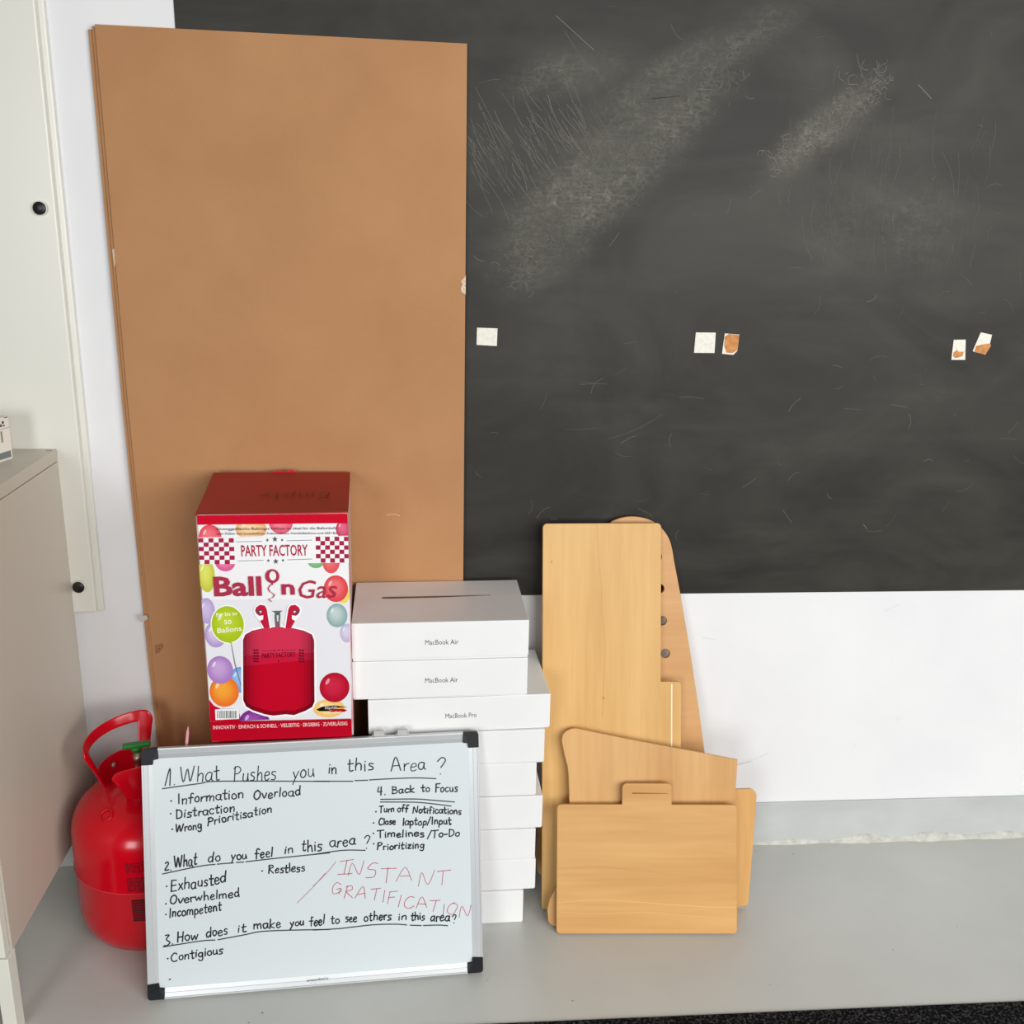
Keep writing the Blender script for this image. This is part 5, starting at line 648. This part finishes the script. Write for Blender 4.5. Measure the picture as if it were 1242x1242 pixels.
for a in (150, -60): 
    bm = bmesh.new(); bmesh.ops.create_cone(bm, cap_ends=True, segments=20, radius1=.005, radius2=.004, depth=.003)
    k = obj('rivet', bm, mat('rivet_steel', (190,170,168), .4, .5), cy_, True); r = .063 if a > 0 else .074
    k.matrix_local = Matrix.Translation((-.012+r*math.cos(A(a)), r*math.sin(A(a)), .325)) @ Matrix.Rotation(A(a), 4, 'Z') @ Matrix.Rotation(-math.pi/2, 4, 'Y')
M_steel = mat('valve_steel', (178,170,158), .3, .9)
vs = obj('valve_stem', lathe_bm([(.001,.305),(.013,.305),(.013,.330),(.008,.332),(.0075,.352),(.0095,.353),(.0095,.362),(.006,.364),(.005,.382),(.001,.382)], 28), M_steel, cy_, True); vs.location = (-.010, 0, 0)
bm = box_bm(-.004, .040, -.005, .005, .338, .347, .002); obj('outlet_nozzle', bm, M_steel, vs)
vk = obj('valve_knob', box_bm(-.024, .026, -.0075, .0075, .3795, .3885, .0028, 3), mat('green_knob_plastic', (22,122,48), .38), cy_, True)
vk.location = (-.012, 0, 0); vk.rotation_euler = (0, 0, .25)
obj('knob_hub', lathe_bm([(.001,.371),(.0085,.371),(.011,.381),(.001,.381)], 24), bpy.data.materials['green_knob_plastic'], vk, True)
bm = bmesh.new()
for k in range(24):      # raised ring on the shoulder
    pass
bmesh.ops.create_cone(bm, cap_ends=False, segments=32, radius1=.0135, radius2=.012, depth=.003)
rg = obj('pressure_disc', bm, M_cyl, cy_, True); a = A(-118)
rg.matrix_local = Matrix.Translation((.103*math.cos(a), .103*math.sin(a), .2925)) @ Matrix.Rotation(a, 4, 'Z') @ Matrix.Rotation(.62, 4, 'Y')
sd = rg.modifiers.new('t', 'SOLIDIFY'); sd.thickness = .003
# black warning text block printed round the tank
pr = Print(step=0); random.seed(8)
def cyl_rect(a0, a1, z0, z1, c):
    k = max(1, int((a1-a0)/2))
    for i in range(k): pr.rect(a0+(a1-a0)*i/k, z0, a0+(a1-a0)*(i+1)/k, z1, c)
for z0, n_ in ((.221, 5), (.190, 7)):
    for k in range(n_):
        a = -93
        while a < -62:
            l = random.uniform(2, 6); cyl_rect(a, a+l, z0-k*.0042, z0-k*.0042+.0019, (70,6,18)); a += l+random.uniform(.6, 1.2)
for k in range(9): cyl_rect(-91, -66, .142-k*.0052, .142-k*.0052+.0040, (78,4,18))
lb = pr.build('warning_print', INK, cy_)
for v in lb.data.vertices:
    a = A(v.co.x); z = v.co.y; v.co = ((CR+.0004)*math.cos(a), (CR+.0004)*math.sin(a), z)

# ------------------------------------------------------------------ cabinet
XC = -.704
cab = empty('cabinet', Matrix.Translation((XC, -.25, 0)), 'white cabinet on legs at the left edge of the picture, side panel in shade', 'cabinet')
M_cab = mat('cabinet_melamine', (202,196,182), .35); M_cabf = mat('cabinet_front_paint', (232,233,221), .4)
def cpart(n, *a, m=M_cab, **k):
    o = obj(n, box_bm(*a, **k), m, cab); o.location = (-XC, .25, 0); return o
cpart('side_panel', XC-.020, XC, -.468, -.020, .155, .8925, bev=.002)
cpart('side_panel', XC-.62, XC-.60, -.468, -.020, .155, .8925, bev=.002)
cpart('top_panel', XC-.62, XC+.0006, -.472, -.020, .8945, .917, bev=.0012)
cpart('bottom_panel', XC-.60, XC-.0202, -.468, -.020, .156, .174)
cpart('back_panel', XC-.60, XC-.0202, -.026, -.0202, .174, .8925)
d = cpart('door', XC-.310, XC-.0035, -.4885, -.4695, .158, .890, m=M_cabf, bev=.0015)
d = cpart('door', XC-.617, XC-.313, -.4885, -.4695, .158, .890, m=M_cabf, bev=.0015)
for x in (XC-.023, XC-.62):
    cpart('leg', x, x+.023, -.4885, -.458, 0, .1548, m=M_cabf, bev=.001)
    cpart('leg', x, x+.023, -.052, -.022, 0, .1548, m=M_cabf, bev=.001)
cpart('cam_cover', XC-.014, XC-.004, -.040, -.036, .917, .9173, m=mat('dark_cam', (120,112,104), .5))

# small printed packet on the cabinet
d = Vector((.32, .947, 0)).normalized(); nn = Vector((d.y, -d.x, 0))
Mp = Matrix((d, Vector((0,0,1)), nn)).transposed().to_4x4(); Mp.translation = Vector((-.754, -.100, .917)) - d*.17
pk = empty('packaging_box', Mp, 'small white carton with a grey band standing on the cabinet top', 'small box')
obj('carton', box_bm(0, .17, 0, .078, -.045, 0, .001), mat('packet_white', (232,228,218), .5), pk)
pr = Print(step=3e-5)
pr.rect(.0, .004, .166, .016, (120,126,130)); pr.rect(.146, .034, .150, .054, (140,136,126)); pr.rect(0, .057, .17, .0585, (190,186,176))
for k in range(22): x = .006+k*.007; pr.rect(x, .062, x+.0045, .0645+.001*(k % 3), (70,68,64))
pr.ellipse(.154, .069, .0025, .0025, (60,58,54), (60,58,54))
for k in range(14): x = .006+k*.0065; pr.rect(x, .046, x+.0045, .049, (90,80,70))
pr.rect(.158, .076, .166, .0775, (80,76,70))
o = pr.build('packet_print', INK, pk); o.location.z = .0004

# pink tip behind the whiteboard
e = slab('plastic_strip', round_poly([(0,0,.001),(.008,0,.001),(.0075,.470,.001),(.0050,.486,.0006),(.0025,.472,.001)], 3), .002, mat('pink_plastic', (205,140,148), .4), None, (), .0004)
e.matrix_world = leanM((-.490, -.398, 0), 0, .262, .001) @ Matrix.Rotation(-.10, 4, 'Z')
tag(e, 'thin pink plastic tip poking up behind the top left of the whiteboard', 'plastic strip')
